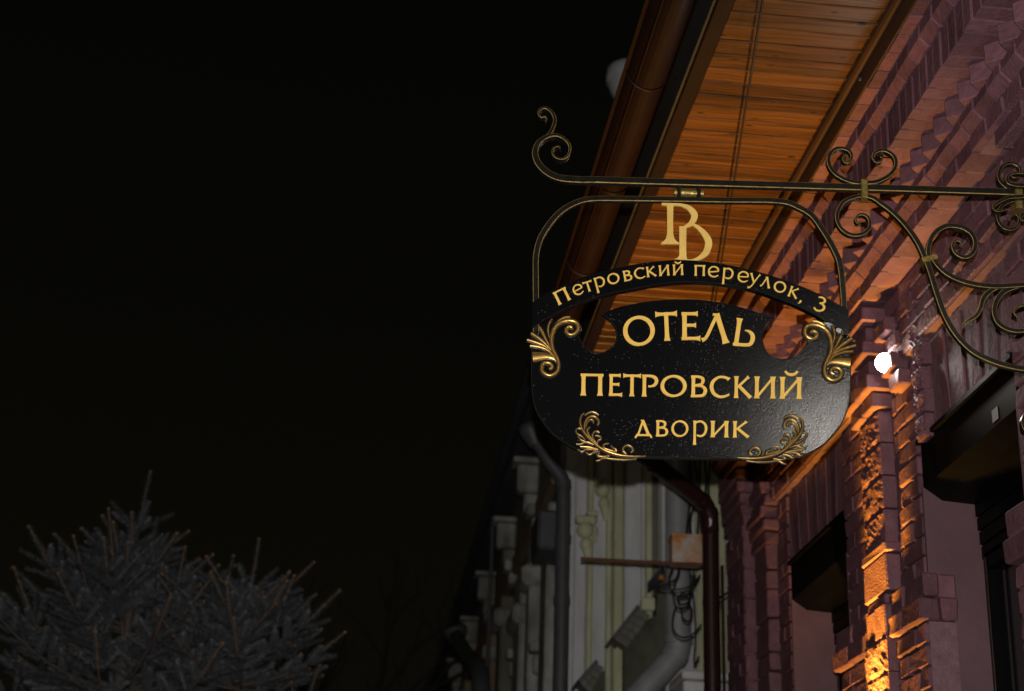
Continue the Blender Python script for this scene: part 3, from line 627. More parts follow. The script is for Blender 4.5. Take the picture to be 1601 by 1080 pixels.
G['т'] = G['Т']; G['в'] = G['В']; G['с'] = G['С']; G['к'] = G['К']; G['и'] = G['И']; G['й'] = G['Й']; G['п'] = G['П']; G['л'] = G['Л']
G['о'] = (1.04, [ELL(.52, .5, .445, .455, SW * 1.05, TH * 1.1, .25)])
G['р'] = (.92, [FL((.13, -.48), (.13, 1.0), SW, 1.5, 1.4), CV([(.12, .80, TH * .8), (.30, .93, TH), (.54, .95, TH * 1.1), (.76, .78, SW * .95), (.83, .50, SW), (.74, .20, SW * .95), (.54, .06, TH * 1.1), (.36, .08, TH), (.26, .13, TH * .7)])])
G['у'] = (.84, [FL((.03, .99), (.40, .16), SW, 1.45, .8), CV([(.80, .99, SW * 1.2), (.74, .90, TH), (.58, .56, TH), (.40, .12, TH * 1.05), (.26, -.18, TH), (.12, -.36, TH * 1.1), (-.06, -.40, TH * 1.5)])])
G[','] = (.2, [CV([(.12, .16, .15), (.12, .02, .15), (.06, -.12, .08), (.00, -.20, .03)], 3)])
G['3'] = (.72, [CV([(.08, .90, TH * .7), (.26, .96, TH), (.46, .93, TH * 1.1), (.56, .78, SW), (.46, .62, TH), (.26, .54, TH * .8)]), CV([(.26, .55, TH * .7), (.48, .53, TH), (.64, .40, SW), (.64, .20, SW), (.46, .04, TH * 1.1), (.22, .01, TH), (.02, .12, TH * 1.1)])])
def glyph(ch, fn, parent, n0, m, strokes=None, th=.003):
    """fn maps glyph coordinates to pixels of the sign plane"""
    b = MB()
    for k_, st in enumerate(strokes or G[ch][1]):
        L_, R_ = [], []; closed = abs(st[0][0] - st[-1][0]) + abs(st[0][1] - st[-1][1]) < 1e-6; q = len(st)
        for i, (x_, y_, w_) in enumerate(st):
            a_ = st[(i - 1) % (q - 1)] if closed else st[max(i - 1, 0)]; c_ = st[(i + 1) % (q - 1)] if closed else st[min(i + 1, q - 1)]
            dx, dy = c_[0] - a_[0], c_[1] - a_[1]; l = math.hypot(dx, dy) + 1e-9
            L_.append((x_ - dy / l * w_ / 2, y_ + dx / l * w_ / 2)); R_.append((x_ + dy / l * w_ / 2, y_ - dx / l * w_ / 2))
        top = n0 + th + .00025 * k_
        A = [S(*fn(*p), top) for p in L_]; B = [S(*fn(*p), top) for p in R_]; A2 = [S(*fn(*p), n0 - .001) for p in L_]; B2 = [S(*fn(*p), n0 - .001) for p in R_]
        vs = A + B + A2 + B2
        fs = []
        for i in range(q - 1):
            fs += [(i, i + 1, q + i + 1, q + i), (2 * q + i, i, i + 1, 2 * q + i + 1)[::-1], (3 * q + i, q + i, q + i + 1, 3 * q + i + 1)]
        if not closed: fs += [(0, q, 3 * q, 2 * q), (q - 1, 2 * q - 1, 4 * q - 1, 3 * q - 1)]
        b.add(vs, fs)
    return b.build('letter', m, parent)
def rowmap(ch, x0, x1, yb, h, shear=.0, ang=0.0):
    w_ = G[ch][0]; ca, sa = math.cos(ang), math.sin(ang)
    def fn(gx, gy):
        u, v_ = gx / w_ * (x1 - x0) - (x1 - x0) / 2, gy * h
        return (x0 + x1) / 2 + u * ca + v_ * sa, yb + u * sa - v_ * ca
    return fn
k2 = lambda cx_: 800 + cx_ / 2.911
for ch, a, c_ in zip('ПЕТРОВСКИЙ', (313, 440, 507, 590, 677, 813, 902, 1010, 1104, 1220), (417, 503, 588, 668, 797, 890, 994, 1092, 1202, 1322)):
    xm = (k2(a) + k2(c_)) / 2; yb_ = 617.2 + (xm - 926) * .0165
    glyph(ch, rowmap(ch, k2(a), k2(c_), yb_, 34.0, ang=.0165), board, ZB, m_gold)
for ch, a, c_ in zip('ДВОРИК', (563, 655, 727, 824, 905, 1005), (641, 713, 805, 892, 989, 1082)):
    xm = (k2(a) + k2(c_)) / 2; yb_ = 681.0 + (xm - 1000) * .012
    glyph({'Р': 'р'}.get(ch, ch), rowmap({'Р': 'р'}.get(ch, ch), k2(a), k2(c_), yb_, 25.5, ang=.014), board, ZB, m_gold)
k7 = lambda cx_, cy_: (960 + cx_ / 6.404, 470 + cy_ / 6.404)
def big(ch, bx, by, wpx, h, ang):
    x_, y_ = k7(bx, by); glyph(ch, rowmap(ch, x_ - wpx / 2, x_ + wpx / 2, y_, h, ang=ang), board, ZB, m_gold)
big('О', 254, 443, 50, 46.5, -.02); big('Т', 535, 393, 34, 44.5, -.045); big('Е', 768, 386, 30.5, 43.5, -.005); big('Л', 1018, 410, 45, 45, .085); big('Ь', 1293, 455, 34, 43.5, .145)
adr = [('П', 202, 466, 22, 21.5, -26), ('е', 345, 392, 16.5, 16.5, -21), ('т', 440, 360, 14.5, 16, -17.5), ('р', 548, 318, 17, 16, -15), ('о', 678, 287, 19, 16.5, -12.5), ('в', 812, 260, 14, 16.5, -10.5), ('с', 925, 238, 17, 17, -8.5), ('к', 1035, 220, 15.5, 16, -7), ('и', 1158, 210, 16.5, 16.5, -4.5), ('й', 1290, 204, 16.5, 16.5, -2)]
for ch, bx, by, wpx, h, an in adr:
    x_, y_ = 850 + bx / 6.158, 400 + by / 6.158; glyph(ch, rowmap(ch, x_ - wpx / 2, x_ + wpx / 2, y_, h, ang=math.radians(an)), band, .012, m_gold)
adr = [('п', 203, 211, 17, 16.5, 1), ('е', 333, 224, 17.5, 17, 3.5), ('р', 470, 242, 17.5, 17, 5.5), ('е', 612, 272, 17.5, 17, 9), ('у', 722, 292, 15.5, 16.5, 11), ('л', 830, 322, 16.5, 16.5, 14), ('о', 958, 368, 19.5, 17, 17), ('к', 1087, 418, 15.5, 16.5, 20.5), (',', 1165, 462, 4, 17, 21), ('3', 1340, 548, 17, 22.5, 20)]
for ch, bx, by, wpx, h, an in adr:
    x_, y_ = 1060 + bx / 6.158, 400 + by / 6.158; glyph(ch, rowmap(ch, x_ - wpx / 2, x_ + wpx / 2, y_, h, ang=math.radians(an)), band, .012, m_gold)
# interlaced monogram above the band
cm = lambda x_, y_: (1020 + x_ / 8.31, 290 + y_ / 8.31)
mono = [[(228, 243, 100), (228, 262, 96), (228, 300, 82), (228, 480, 76), (228, 640, 80), (228, 700, 110), (228, 735, 170), (228, 752, 225), (228, 770, 240)],
        CV([(118, 248, 24), (150, 252, 30), (270, 255, 30), (370, 262, 34), (470, 300, 60), (535, 370, 84), (540, 430, 84), (500, 500, 66), (440, 538, 40), (390, 556, 22)]),
        [(392, 540, 92), (392, 600, 92), (392, 800, 88), (392, 920, 92), (386, 965, 130), (380, 985, 190)],
        CV([(440, 545, 16), (510, 520, 26), (570, 540, 40), (650, 610, 66), (712, 700, 86), (726, 780, 92), (690, 880, 80), (610, 950, 52), (520, 982, 30), (430, 985, 26)])]
glyph('', cm, sign, .0, m_goldworn, strokes=mono, th=.006).name = 'monogram'

# gilt acanthus reliefs ----------------------------------------------
def ridge(mb, pts, rs, hs=.8, n=5, base=ZB, back=False, hold=None):
    """half-round ridge on the board: pts pixels, rs half widths in pixels"""
    pp = [np.array(p, float) for p in pts]
    rr = list(np.interp(np.linspace(0, 1, len(pp)), np.linspace(0, 1, len(rs)), rs))
    C_ = cr([(*p, r_) for p, r_ in zip(pp, rr)], n); k = len(C_); PX = .00176
    ns = 7; vs = []
    for i in range(k):
        a, c_ = C_[max(i - 1, 0)], C_[min(i + 1, k - 1)]; t_ = (c_ - a)[:2]; t_ = t_ / (np.linalg.norm(t_) + 1e-9); nrm = np.array([-t_[1], t_[0]])
        for j in range(ns):
            an = math.pi * j / (ns - 1); q = C_[i][:2] + nrm * C_[i][2] * math.cos(an)
            vs.append(S(q[0], q[1], base - .002 + (.002 + C_[i][2] * PX * hs) * math.sin(an)))
    fs = [(i * ns + j, i * ns + j + 1, (i + 1) * ns + j + 1, (i + 1) * ns + j) for i in range(k - 1) for j in range(ns - 1)] + [(i * ns + ns - 1, i * ns, (i + 1) * ns, (i + 1) * ns + ns - 1) for i in range(k - 1)]
    mb.add(vs, fs, 0, True); mb.add(vs[:ns], [tuple(range(ns))]); mb.add(vs[-ns:], [tuple(range(ns))])
MIDX = 1081.4
def mirror_fn(p): return (2 * MIDX - p[0], p[1] + (MIDX - p[0]) * 2 * .0172)
def relief(name, strokes, mirrored):
    f_, bk_ = MB(), MB()
    for pts, rs, hs, lift in strokes:
        q = [mirror_fn(p) for p in pts] if mirrored else pts
        ridge(f_, q, rs, hs, base=ZB + lift)
        ridge(bk_, q, [r_ + 1.5 for r_ in rs], .28, base=ZB + .001)
    o_ = f_.build(name, m_orn, sign); bk_.build('patina_backing', m_patina, o_)
ku = lambda L_: [(810 + x_ / 7.2, 470 + y_ / 7.2) for x_, y_ in L_]
upper = [
 (ku([(610, 322), (604, 298), (575, 290), (545, 315), (550, 352), (590, 378), (645, 362), (678, 310), (660, 248), (600, 222), (520, 228), (450, 262), (400, 330), (378, 420), (385, 520), (425, 610), (455, 690), (452, 765), (418, 815), (360, 838), (305, 820), (268, 780), (272, 725), (315, 695), (365, 705), (385, 745), (350, 768)]), [2.5, 3.0, 3.2, 3.6, 3.8, 3.6, 3.2, 3.4, 3.4, 3.0, 3.0], 1.15, .004),
 (ku([(385, 330), (420, 265), (470, 210), (530, 180), (588, 172)]), [1.0, 1.8, 2.2, 2.2, 1.6], 1.1, .002),
 (ku([(365, 440), (342, 360), (340, 290), (360, 230), (385, 195)]), [.8, 1.6, 2.0, 1.8, 1.0], 1.1, .002),
 (ku([(355, 500), (315, 430), (275, 350), (240, 292)]), [.8, 2.0, 3.0, 3.2], 1.1, .002),
 (ku([(385, 560), (320, 490), (240, 420), (150, 358)]), [.8, 2.2, 3.2, 3.2], 1.1, .002),
 (ku([(390, 590), (310, 510), (210, 465), (105, 432)]), [.8, 1.8, 2.6, 2.6], 1.1, .002),
 (ku([(420, 640), (345, 560), (250, 518), (135, 500)]), [1.0, 2.0, 2.4, 2.2], 1.1, .003),
 (ku([(450, 700), (400, 640), (310, 615), (165, 628)]), [1.6, 3.5, 6.0, 8.6], .55, .001)]
kl = lambda L_: [(890 + x_ / 10.8, 630 + y_ / 10.8) for x_, y_ in L_]
lower = [
 (kl([(1290, 885), (1150, 893), (1000, 890), (850, 872), (700, 832), (560, 770), (450, 690), (350, 600), (262, 500), (205, 400), (185, 300), (205, 215), (255, 162)]), [.4, 1.6, 2.4, 2.6, 2.4, 2.2, 2.0, 1.8, 1.8, 1.2], 1.2, .004),
 (kl([(262, 440), (262, 350), (300, 262), (370, 215), (440, 225), (490, 275), (502, 325), (478, 368)]), [1.0, 1.8, 1.9, 1.7, 2.0, 1.6], 1.2, .003),
 (kl([(265, 200), (320, 160), (390, 140), (455, 160), (500, 195)]), [1.2, 1.6, 1.5, 1.0], 1.2, .003),
 (kl([(280, 400), (310, 312), (360, 268), (402, 285), (415, 330)]), [.8, 1.2, 1.2, 1.2], 1.2, .003),
 (kl([(560, 765), (450, 672), (370, 585), (318, 500), (308, 440), (352, 395)]), [.8, 1.6, 1.9, 1.8, 1.4], 1.2, .003),
 (kl([(500, 705), (425, 625), (395, 550), (418, 485), (468, 466), (512, 490)]), [.8, 1.5, 1.5, 1.4, 1.2], 1.2, .003),
 (kl([(480, 670), (490, 620), (535, 602), (530, 560), (470, 535), (435, 545)]), [.8, 1.4, 1.5, 1.0, .8], 1.2, .003),
 (kl([(800, 815), (700, 790), (610, 760), (575, 720), (605, 680), (665, 672)]), [.8, 1.5, 1.6, 1.4, 1.0], 1.2, .003),
 (kl([(800, 810), (785, 770), (740, 745), (705, 700)]), [1.2, 1.8, 1.4, .8], 1.2, .003),
 (kl([(960, 850), (910, 800), (920, 740), (985, 702), (1050, 730), (1082, 790), (1040, 830)]), [1.0, 1.8, 1.7, 1.6, 1.8, 1.2], 1.2, .003),
 (kl([(215, 425), (150, 415), (115, 450), (140, 505), (215, 550), (270, 610)]), [1.0, 1.0, 1.2, 1.0, 1.0], 1.1, .002),
 (kl([(290, 640), (200, 610), (148, 545)]), [.8, 1.2, .8], 1.1, .002),
 (kl([(410, 690), (290, 645), (200, 680), (120, 680)]), [1.0, 1.6, 1.2, .8], 1.1, .002),
 (kl([(480, 765), (340, 735), (190, 722)]), [1.0, 2.0, 1.6], 1.1, .002),
 (kl([(490, 775), (300, 770), (220, 810), (150, 770)]), [1.0, 1.6, 1.4, .8], 1.1, .002),
 (kl([(520, 800), (420, 820), (350, 855), (285, 820)]), [1.0, 1.6, 1.2, .8], 1.1, .002),
 (kl([(680, 880), (560, 892), (475, 872), (520, 838)]), [1.2, 1.6, 1.4, .8], 1.1, .002),
 (kl([(1140, 930), (960, 945), (760, 935), (600, 915), (520, 950), (460, 962)]), [.5, 1.1, 1.2, 1.1, 1.2, .8], 1.1, .002)]
for mir in (False, True): relief('acanthus_corner', upper, mir); relief('acanthus_spray', lower, mir)

# ------------------------------------------------------------------ wall lamps and amber uplight
m_lens = mat('lit_white_lens', (.9, .9, .9), .3, emit=(1.0, .93, .84), estr=75)
m_hous = mat('dark_lamp_housing', (.02, .02, .02), .6)
def wall_lamp(c, aim, label, power=8, cone=130):
    t_ = thing('wall_lamp', label, 'lamp', (D, c[1], c[2]), 'white floodlights on the hotel wall')
    a = np.array(aim, float); a /= np.linalg.norm(a); c = np.array(c)
    q = MB(); q.lathe([(.0001, -.028), (.024, -.026), (.034, -.010), (.037, .012), (.034, .014)], c, a, 24); q.build('housing', m_hous, t_)
    q = MB(); q.ball(c + a * .012, .0365, 14); q.build('lens', m_lens, t_)
    ls = bpy.data.lights.new('lamp_beam', 'SPOT'); ls.energy = power; ls.color = (1.0, .93, .84); ls.spot_size = math.radians(cone); ls.spot_blend = .7; ls.shadow_soft_size = .03
    ls_o = bpy.data.objects.new('lamp_beam', ls); COL.objects.link(ls_o); ls_o.location = c + a * .06 - wloc(t_); ls_o.parent = t_; ls_o.rotation_euler = Vector(a).to_track_quat('-Z', 'Y').to_euler()
    q = MB(); q.tube([c - a * .02, c - a * .02 + V(.01, .01, -.02), V(D + .005, c[1] + .03, c[2] - .03)], .006, 8); q.lathe([(.03, 0), (.03, .012), (.0001, .012)], (D + .004, c[1] + .03, c[2] - .03), (-1, 0, 0), 16); q.build('arm', m_hous, t_)
lc = Y(1384, 567, 5.43)
wall_lamp(lc, CAM - lc, 'lit round white floodlight on the brick pier beside the hotel sign')
lc2 = V(D - .15, .12, 4.36)
wall_lamp(lc2, S(1260, 610) - lc2, 'lit white floodlight high on the brick wall nearest the street viewer', 34, 30)
up = thing('uplight', 'amber wall uplight at the foot of the lit brick pilaster', 'lamp', (D, 5.70, 2.4))
m_amber = mat('amber_lens', (.9, .5, .1), .3, emit=(1.0, .5, .085), estr=40)
uc = V(D - .21, 5.67, 2.25)
q = MB(); q.lathe([(.0001, -.12), (.035, -.118), (.04, -.02), (.045, .0), (.041, .002)], uc, (0, 0, 1), 20); q.tube([uc + V(0, 0, -.08), V(D - .02, 5.70, 2.38)], .012, 8); q.build('housing', m_hous, up)
q = MB(); q.lathe([(.04, -.004), (.0001, -.003)], uc, (0, 0, 1), 20); q.build('lens', m_amber, up)
al = bpy.data.lights.new('amber_beam', 'SPOT'); al.energy = 560; al.color = (1.0, .50, .05); al.spot_size = math.radians(36); al.spot_blend = .8; al.shadow_soft_size = .03
al_o = bpy.data.objects.new('amber_beam', al); COL.objects.link(al_o); al_o.location = uc + V(0, 0, .012) - wloc(up); al_o.parent = up
al_o.rotation_euler = Vector((.27, 0, 1)).to_track_quat('-Z', 'Y').to_euler()

gu = thing('ground_uplight', 'amber ground uplight on the pavement below the lit brick pilaster', 'lamp', (D - .23, 5.72, .12))
gc_ = V(D - .23, 5.72, .30)
q = MB(); q.lathe([(.0001, -.178), (.09, -.176), (.09, -.16), (.03, -.15), (.03, -.10), (.065, -.09), (.07, .0), (.066, .002)], gc_, (0, 0, 1), 24); q.build('housing', m_hous, gu)
q = MB(); q.lathe([(.065, -.004), (.0001, -.003)], gc_, (0, 0, 1), 24); q.build('lens', m_amber, gu)
gl_ = bpy.data.lights.new('ground_beam', 'SPOT'); gl_.energy = 1150; gl_.color = (1.0, .50, .07); gl_.spot_size = math.radians(56); gl_.spot_blend = 1.0; gl_.shadow_soft_size = .05
go_ = bpy.data.objects.new('ground_beam', gl_); COL.objects.link(go_); go_.location = gc_ + V(0, 0, .015) - wloc(gu); go_.parent = gu
go_.rotation_euler = Vector((-.03, .04, 1)).to_track_quat('-Z', 'Y').to_euler()

# ------------------------------------------------------------------ pipes, cables, rusty box at the hotel corner
pd = thing('drainpipe', 'brown painted drainpipe bending down the far corner of the brick hotel', 'drainpipe', (1.897, 8.5, 0))
q = MB(); pts = cr([(.885, 7.72, 4.62), (.90, 7.75, 4.55), (1.02, 7.83, 4.50), (1.45, 8.12, 4.325), (1.80, 8.37, 4.185), (1.875, 8.43, 4.13), (1.895, 8.46, 4.03), (1.897, 8.48, 3.85), (1.897, 8.48, 2.0), (1.897, 8.48, .3)], 5)
q.tube(pts, .047, 16); q.build('pipe', m_pipebrown, pd)
for p, t_ in ((pts[16], None), (pts[21], None), (pts[26], None)):
    q = MB(); i = [k for k in range(len(pts)) if pts[k] is p][0]; a = (pts[i + 1] - pts[i - 1]); a /= np.linalg.norm(a); q.tube([p - a * .018, p + a * .018], .052, 16); q.build('pipe_joint', m_pipebrown, pd)
for z_ in (3.62, 2.9):
    q = MB(); q.tube([(1.897, 8.48, z_ - .012), (1.897, 8.48, z_ + .012)], .050, 16); q.tube([(1.897, 8.48, z_), (1.96, YE, z_)], .006, 6); q.build('pipe_clip', m_pipebrown, pd)

m_rust = mat('rusty_white_box', (0.42, 0.17, 0.025), .7, col2=(0.44, 0.43, 0.40), nscale=9, namt=.45, bump=.4, bscale=60)
m_rod = mat('rusty_rod', (0.13, 0.045, 0.02), .7, col2=(0.08, 0.03, 0.015), nscale=30, bump=.4, bscale=100)
yb_ = 8.66
pA, pB = Y(1051, 880, yb_), Y(1098, 838, yb_)
q = MB(); q.cbox((pA[0], yb_, pA[2]), (pB[0], yb_ + .09, pB[2]), .006); jb = q.build('junction_box', m_rust, loc=tuple((pA + pB) / 2)); tag(jb, 'small white junction box streaked with rust beside the brown drainpipe', 'junction box')
q = MB(); q.cbox((pA[0] - .004, yb_ - .012, pB[2] - .012), (pB[0], yb_ + .095, pB[2] + .006), .002); q.build('lid', m_rust, jb)
rA, rB = Y(908, 873.5, yb_), Y(1112, 883.5, yb_)
q = MB(); q.tube([rA, (rA + rB) / 2 + V(0, 0, -.002), rB], .0105, 10); o = q.build('metal_rod', m_rod, loc=tuple(rA)); tag(o, 'thin rusty rod sticking out sideways from under the junction box', 'rod')
m_cable = mat('black_cable', (.012, .012, .012), .5)
kc = lambda L_, yy: [Y(880 + x_ / 5.4, 880 + y_ / 5.4, yy + dy) for x_, y_, dy in L_]
loops = [[(985, 40, 0), (945, 180, -.02), (935, 280, -.03), (960, 370, -.02), (1010, 390, 0), (1060, 350, .02), (1070, 290, .03), (1030, 260, .02), (970, 290, 0), (1000, 350, -.02), (1060, 330, 0), (1090, 240, .02), (1120, 100, .03)],
         [(930, 40, .02), (900, 120, 0), (905, 200, -.02), (950, 270, -.01), (1030, 280, .01), (1090, 220, .02), (1150, 120, .03)],
         [(1160, 100, 0), (1100, 180, -.02), (1000, 220, -.03), (880, 225, -.02), (800, 215, 0), (870, 180, .02), (960, 130, .03), (990, 50, .03)],
         [(955, 360, 0), (930, 450, -.01), (930, 550, -.02), (970, 610, -.02), (1030, 630, -.01), (1100, 600, 0), (1170, 520, .02)],
         [(1000, 380, 0), (1010, 450, -.01), (1040, 490, 0), (1080, 480, .01), (1090, 400, .02), (1060, 300, .03), (1090, 150, .03), (1110, 40, .02)],
         [(1075, 60, 0), (1100, 250, 0), (1115, 450, .01), (1120, 600, .02), (1110, 850, .03), (1150, 790, .04)]]
bundle = thing('cable_bundle', 'tangled loops of black cable hanging below the rusty junction box', 'cables', Y(1070, 900, 8.7))
for L_ in loops: q = MB(); q.tube(cr(kc(L_, 8.72), 5), .0055, 6); q.build('cable', m_cable, bundle)
for k in range(5):
    q = MB(); q.tube(cr([Y(1078 + 8 * k, 716, 8.9), Y(1080 + 7 * k + 3 * (k % 2), 760, 8.85), Y(1076 + 8 * k - 4 * (k % 2), 810, 8.8), Y(1072 + 9 * k, 846, 8.75)], 5), .007, 6); q.build('cable', m_cable, bundle)
cA, cB = Z(1192, 2, 4.54), Z(1118, 470, 4.54); dcv = (cB - cA)
q = MB(); Pc = [cA + dcv * t_ + V(0, 0, .004 * math.sin(t_ * 23)) for t_ in np.linspace(-.55, 1.55, 40)]; q.tube(Pc, .0042, 6)
o = q.build('eaves_cable', m_cable, loc=tuple(cA)); tag(o, 'black cable strung slantwise just below the boarded eaves', 'cable')

# ------------------------------------------------------------------ pale plastered house behind
m_wgrey = mat('grey_white_plaster', (0.42, 0.42, 0.43), .8, col2=(0.70, 0.70, 0.71), nscale=5, namt=.8, stretch=(1, 1, .3), bump=.5, bscale=14, bdetail=8, bdist=.02)
m_wyel = mat('pale_yellow_green_plaster', (0.38, 0.38, 0.23), .8, col2=(0.62, 0.62, 0.41), nscale=6, namt=.8, stretch=(1, 1, .4), bump=.5, bscale=18, bdetail=8, bdist=.02)
m_wdirt = mat('stained_plaster', (0.07, 0.058, 0.035), .85, col2=(0.21, 0.20, 0.16), nscale=2.2, namt=.9, bump=.5, bscale=16, stretch=(1, 1, .35))
m_wbrown = mat('brown_stained_plaster', (0.17, 0.085, 0.035), .85, col2=(0.24, 0.20, 0.13), nscale=2.5, namt=.9, bump=.5, bscale=20, stretch=(1, 1, .5))
m_wmoss = mat('mossy_dark_plaster', (0.045, 0.046, 0.030), .9, col2=(0.13, 0.13, 0.09), nscale=6, namt=.8, bump=.5, bscale=30, stretch=(1, 1, .5))
m_wold = mat('sooty_white_plaster', (0.10, 0.095, 0.08), .85, col2=(0.42, 0.42, 0.39), nscale=4.5, namt=.6, bump=.5, bscale=18, stretch=(1, 1, .5))
m_zinc = mat('weathered_zinc', (0.36, 0.36, 0.37), .5, .15, col2=(0.28, 0.28, 0.29), nscale=7, bump=.2, bscale=30)
m_slate = mat('mossy_slate', (0.11, 0.11, 0.09), .8, col2=(0.19, 0.19, 0.16), nscale=9, namt=.9, bump=.5, bscale=40)
m_dkpipe = mat('dark_grey_pipe', (0.075, 0.075, 0.08), .5, col2=(0.055, 0.055, 0.06), nscale=6)
YW = 10.7; XW = Y(882, 900, YW)[0]
house = thing('plastered_house', 'pale grey and yellow plastered old house behind the brick hotel', 'building', (XW + 2, YW + 4, 0))
def hb(name, m, a, b, c=.01, par=None):
    q = MB(); q.cbox(a, b, c); return q.build(name, m, par or house)
q = MB(); q.box((XW, YW, 0), (7.0, YW + .35, 5.95)); q.build('side_wall', m_wgrey, house)
q = MB(); q.box((XW + .001, YW + .35, 0), (XW + .35, 30, 5.95)); q.build('front_wall', m_wdirt, house)
def strip(name, px0, px1, m, pr_, z0=0.0, z1=5.6, py=850):
    x0, x1 = Y(px0, py, YW)[0], Y(px1, py, YW)[0]
    return hb(name, m, (x0, YW - pr_, z0), (x1, YW + .02, z1), .012)
strip('plaster_strip', 897, 917, m_wgrey, .03); strip('plaster_strip', 917.5, 926, m_wyel, .06); strip('plaster_strip', 947, 954.5, m_wyel, .06)
strip('plaster_strip', 957, 972.5, m_wyel, .09); strip('plaster_strip', 975, 1003, m_wgrey, .04); strip('plaster_strip', 1008, 1018, m_wyel, .07)
strip('plaster_strip', 1019, 1030, m_wdirt, .012); strip('plaster_strip', 1031, 1040, m_wgrey, .08); strip('plaster_strip', 1086, 1134, m_wyel, .03)
def scroll_corbel(px, py, s):                                      # little S-shaped plaster brackets
    c = Y(px, py, YW - .05); q = MB()
    q.ball(c + V(0, -.02, .05 * s), .055 * s); q.ball(c + V(.012, -.01, -.04 * s), .042 * s); q.cbox(c + V(-.06 * s, -.06, .09 * s), c + V(.06 * s, .06, .14 * s), .01); q.tube([c + V(.02, 0, -.05 * s), c + V(.03, .01, -.16 * s)], [.04 * s, .015 * s], 10); q.build('scroll_corbel', m_wyel, house)
scroll_corbel(941, 778, 1.0); scroll_corbel(914, 842, 1.1); scroll_corbel(925, 822, .7)
# lean-to hoods with slates
def plate(pts, y0, y1, mb=None):
    mb = mb or MB(); F = [Y(px, py, y0) for px, py in pts]; B = [f_ + V(0, y1 - y0, 0) for f_ in F]; k = len(pts)
    tri = tessellate_polygon([[Vector((px, -py, 0)) for px, py in pts]])
    mb.add(F, [tuple(t_) for t_ in tri]); mb.add(B, [tuple(t_)[::-1] for t_ in tri]); mb.add(F + B, [(i, (i + 1) % k, k + (i + 1) % k, k + i) for i in range(k)])
    return mb
def hood(A, B_, C_, D_, cheek, nk):
    hd = plate(cheek, YW - .16, YW + .01).build('door_hood', m_wmoss, house)
    plate([(A[0] - 3, A[1] - 3), (B_[0] - 1, B_[1] - 7), (B_[0] + 3, B_[1] - 1), (A[0] + 2, A[1] + 1)], YW - .40, YW - .05).build('hood_edge', m_dkpipe, hd)
    A, B_, C_, D_ = (np.array(p, float) for p in (A, B_, C_, D_))
    f = lambda u, v_: tuple((A + (B_ - A) * u) * (1 - v_) + (D_ + (C_ - D_) * u) * v_)
    for r_ in range(2):
        for k in range(nk):
            u0, u1 = (k + .04 + .1 * r_) / nk, min(1, (k + .96 + .1 * r_) / nk); v0, v1 = r_ * .5 + .02, r_ * .5 + .5
            plate([f(u0, v0), f(u1, v0), f(u1, v1 + random.uniform(-.05, .03)), f(u0, v1)], YW - .34 + .06 * r_ - .012 * (k % 2), YW - .14).build('slate', m_slate, hd)
hood((960, 998), (998, 951), (1017, 962), (979, 1014), [(976, 1012), (1012, 968), (1026, 962), (1030, 905), (1040, 895), (1041, 1095), (976, 1095)], 5)
hood((906, 1066), (933, 1037), (944, 1043), (922, 1086), [(912, 1078), (934, 1052), (946, 1048), (946, 1098), (912, 1098)], 4)
hb('hood_cap', m_wyel, Y(1003, 953, YW - .12), Y(1019, 941, YW + .02))
a, b = Y(1012, 911, YW - .35), Y(1036, 884, YW - .2)
q = MB(); q.add([a, b, b + V(.05, .1, -.03), a + V(.02, .1, -.02), a + V(0, 0, -.03), b + V(0, 0, -.05), b + V(.05, .1, -.08), a + V(.02, .1, -.05)], [(0,1,2,3),(4,5,6,7),(0,1,5,4),(1,2,6,5),(2,3,7,6),(3,0,4,7)]); br = q.build('metal_hood', m_dkpipe, house)
q = MB(); c = Y(1033.5, 903, YW - .3); q.cbox(c - .016, c + .016, .004); q.build('bracket_tip', mat('orange_rust', (.45, .18, .02), .7), br)
hb('window_ledge', m_wgrey, Y(1002, 1082, YW - .05), Y(1012, 1034, YW)); hb('window_ledge', m_wgrey, Y(982, 1082, YW - .05), Y(995, 1048, YW))

# eaves, cornice and brackets of the street front, receding
ea = MB(); ea.cbox((XW - .17, YW - .05, 5.93), (XW + .4, 30, 6.02), .01); ea.cbox((XW - .24, YW - .1, 6.021), (XW - .12, 30, 6.10), .02); ea.build('eaves', m_dkpipe, house)
q = MB(); q.add([(XW - .2, YW - .1, 6.06), (4.2, YW - .1, 7.7), (4.2, 30, 7.7), (XW - .2, 30, 6.06), (XW - .2, YW - .1, 6.1), (4.2, YW - .1, 7.74), (4.2, 30, 7.74), (XW - .2, 30, 6.1)], [(0,1,2,3),(4,5,6,7),(0,1,5,4),(1,2,6,5),(2,3,7,6),(3,0,4,7)]); q.build('roof', m_dkpipe, house)
for k, y in enumerate((12.5, 14.3, 16.4, 18.6, 21.2, 24.6)):
    s = 1.0 + .1 * (k % 2)
    q = MB(); q.cbox((XW - .17, y, 5.42), (XW + .01, y + .16 * s, 5.66), .02); q.cbox((XW - .11, y + .01, 5.25), (XW + .01, y + .15 * s, 5.415), .02); q.cbox((XW - .21, y - .03, 5.665), (XW + .01, y + .19 * s, 5.71), .01); q.build('cornice_bracket', m_wold, house)
    if k in (0, 1, 2): 
        for j in range(2): q = MB(); q.cbox((XW - .12 + .03 * j, y - .35 - .1 * j, 5.12 - .14 * j), (XW + .01, y - .16 - .1 * j, 5.22 - .14 * j), .015); q.build('plaster_block', m_wold, house)
hb('cornice_band', m_wbrown, (XW - .06, YW + .36, 5.05), (XW + .01, 30, 5.24), .02)
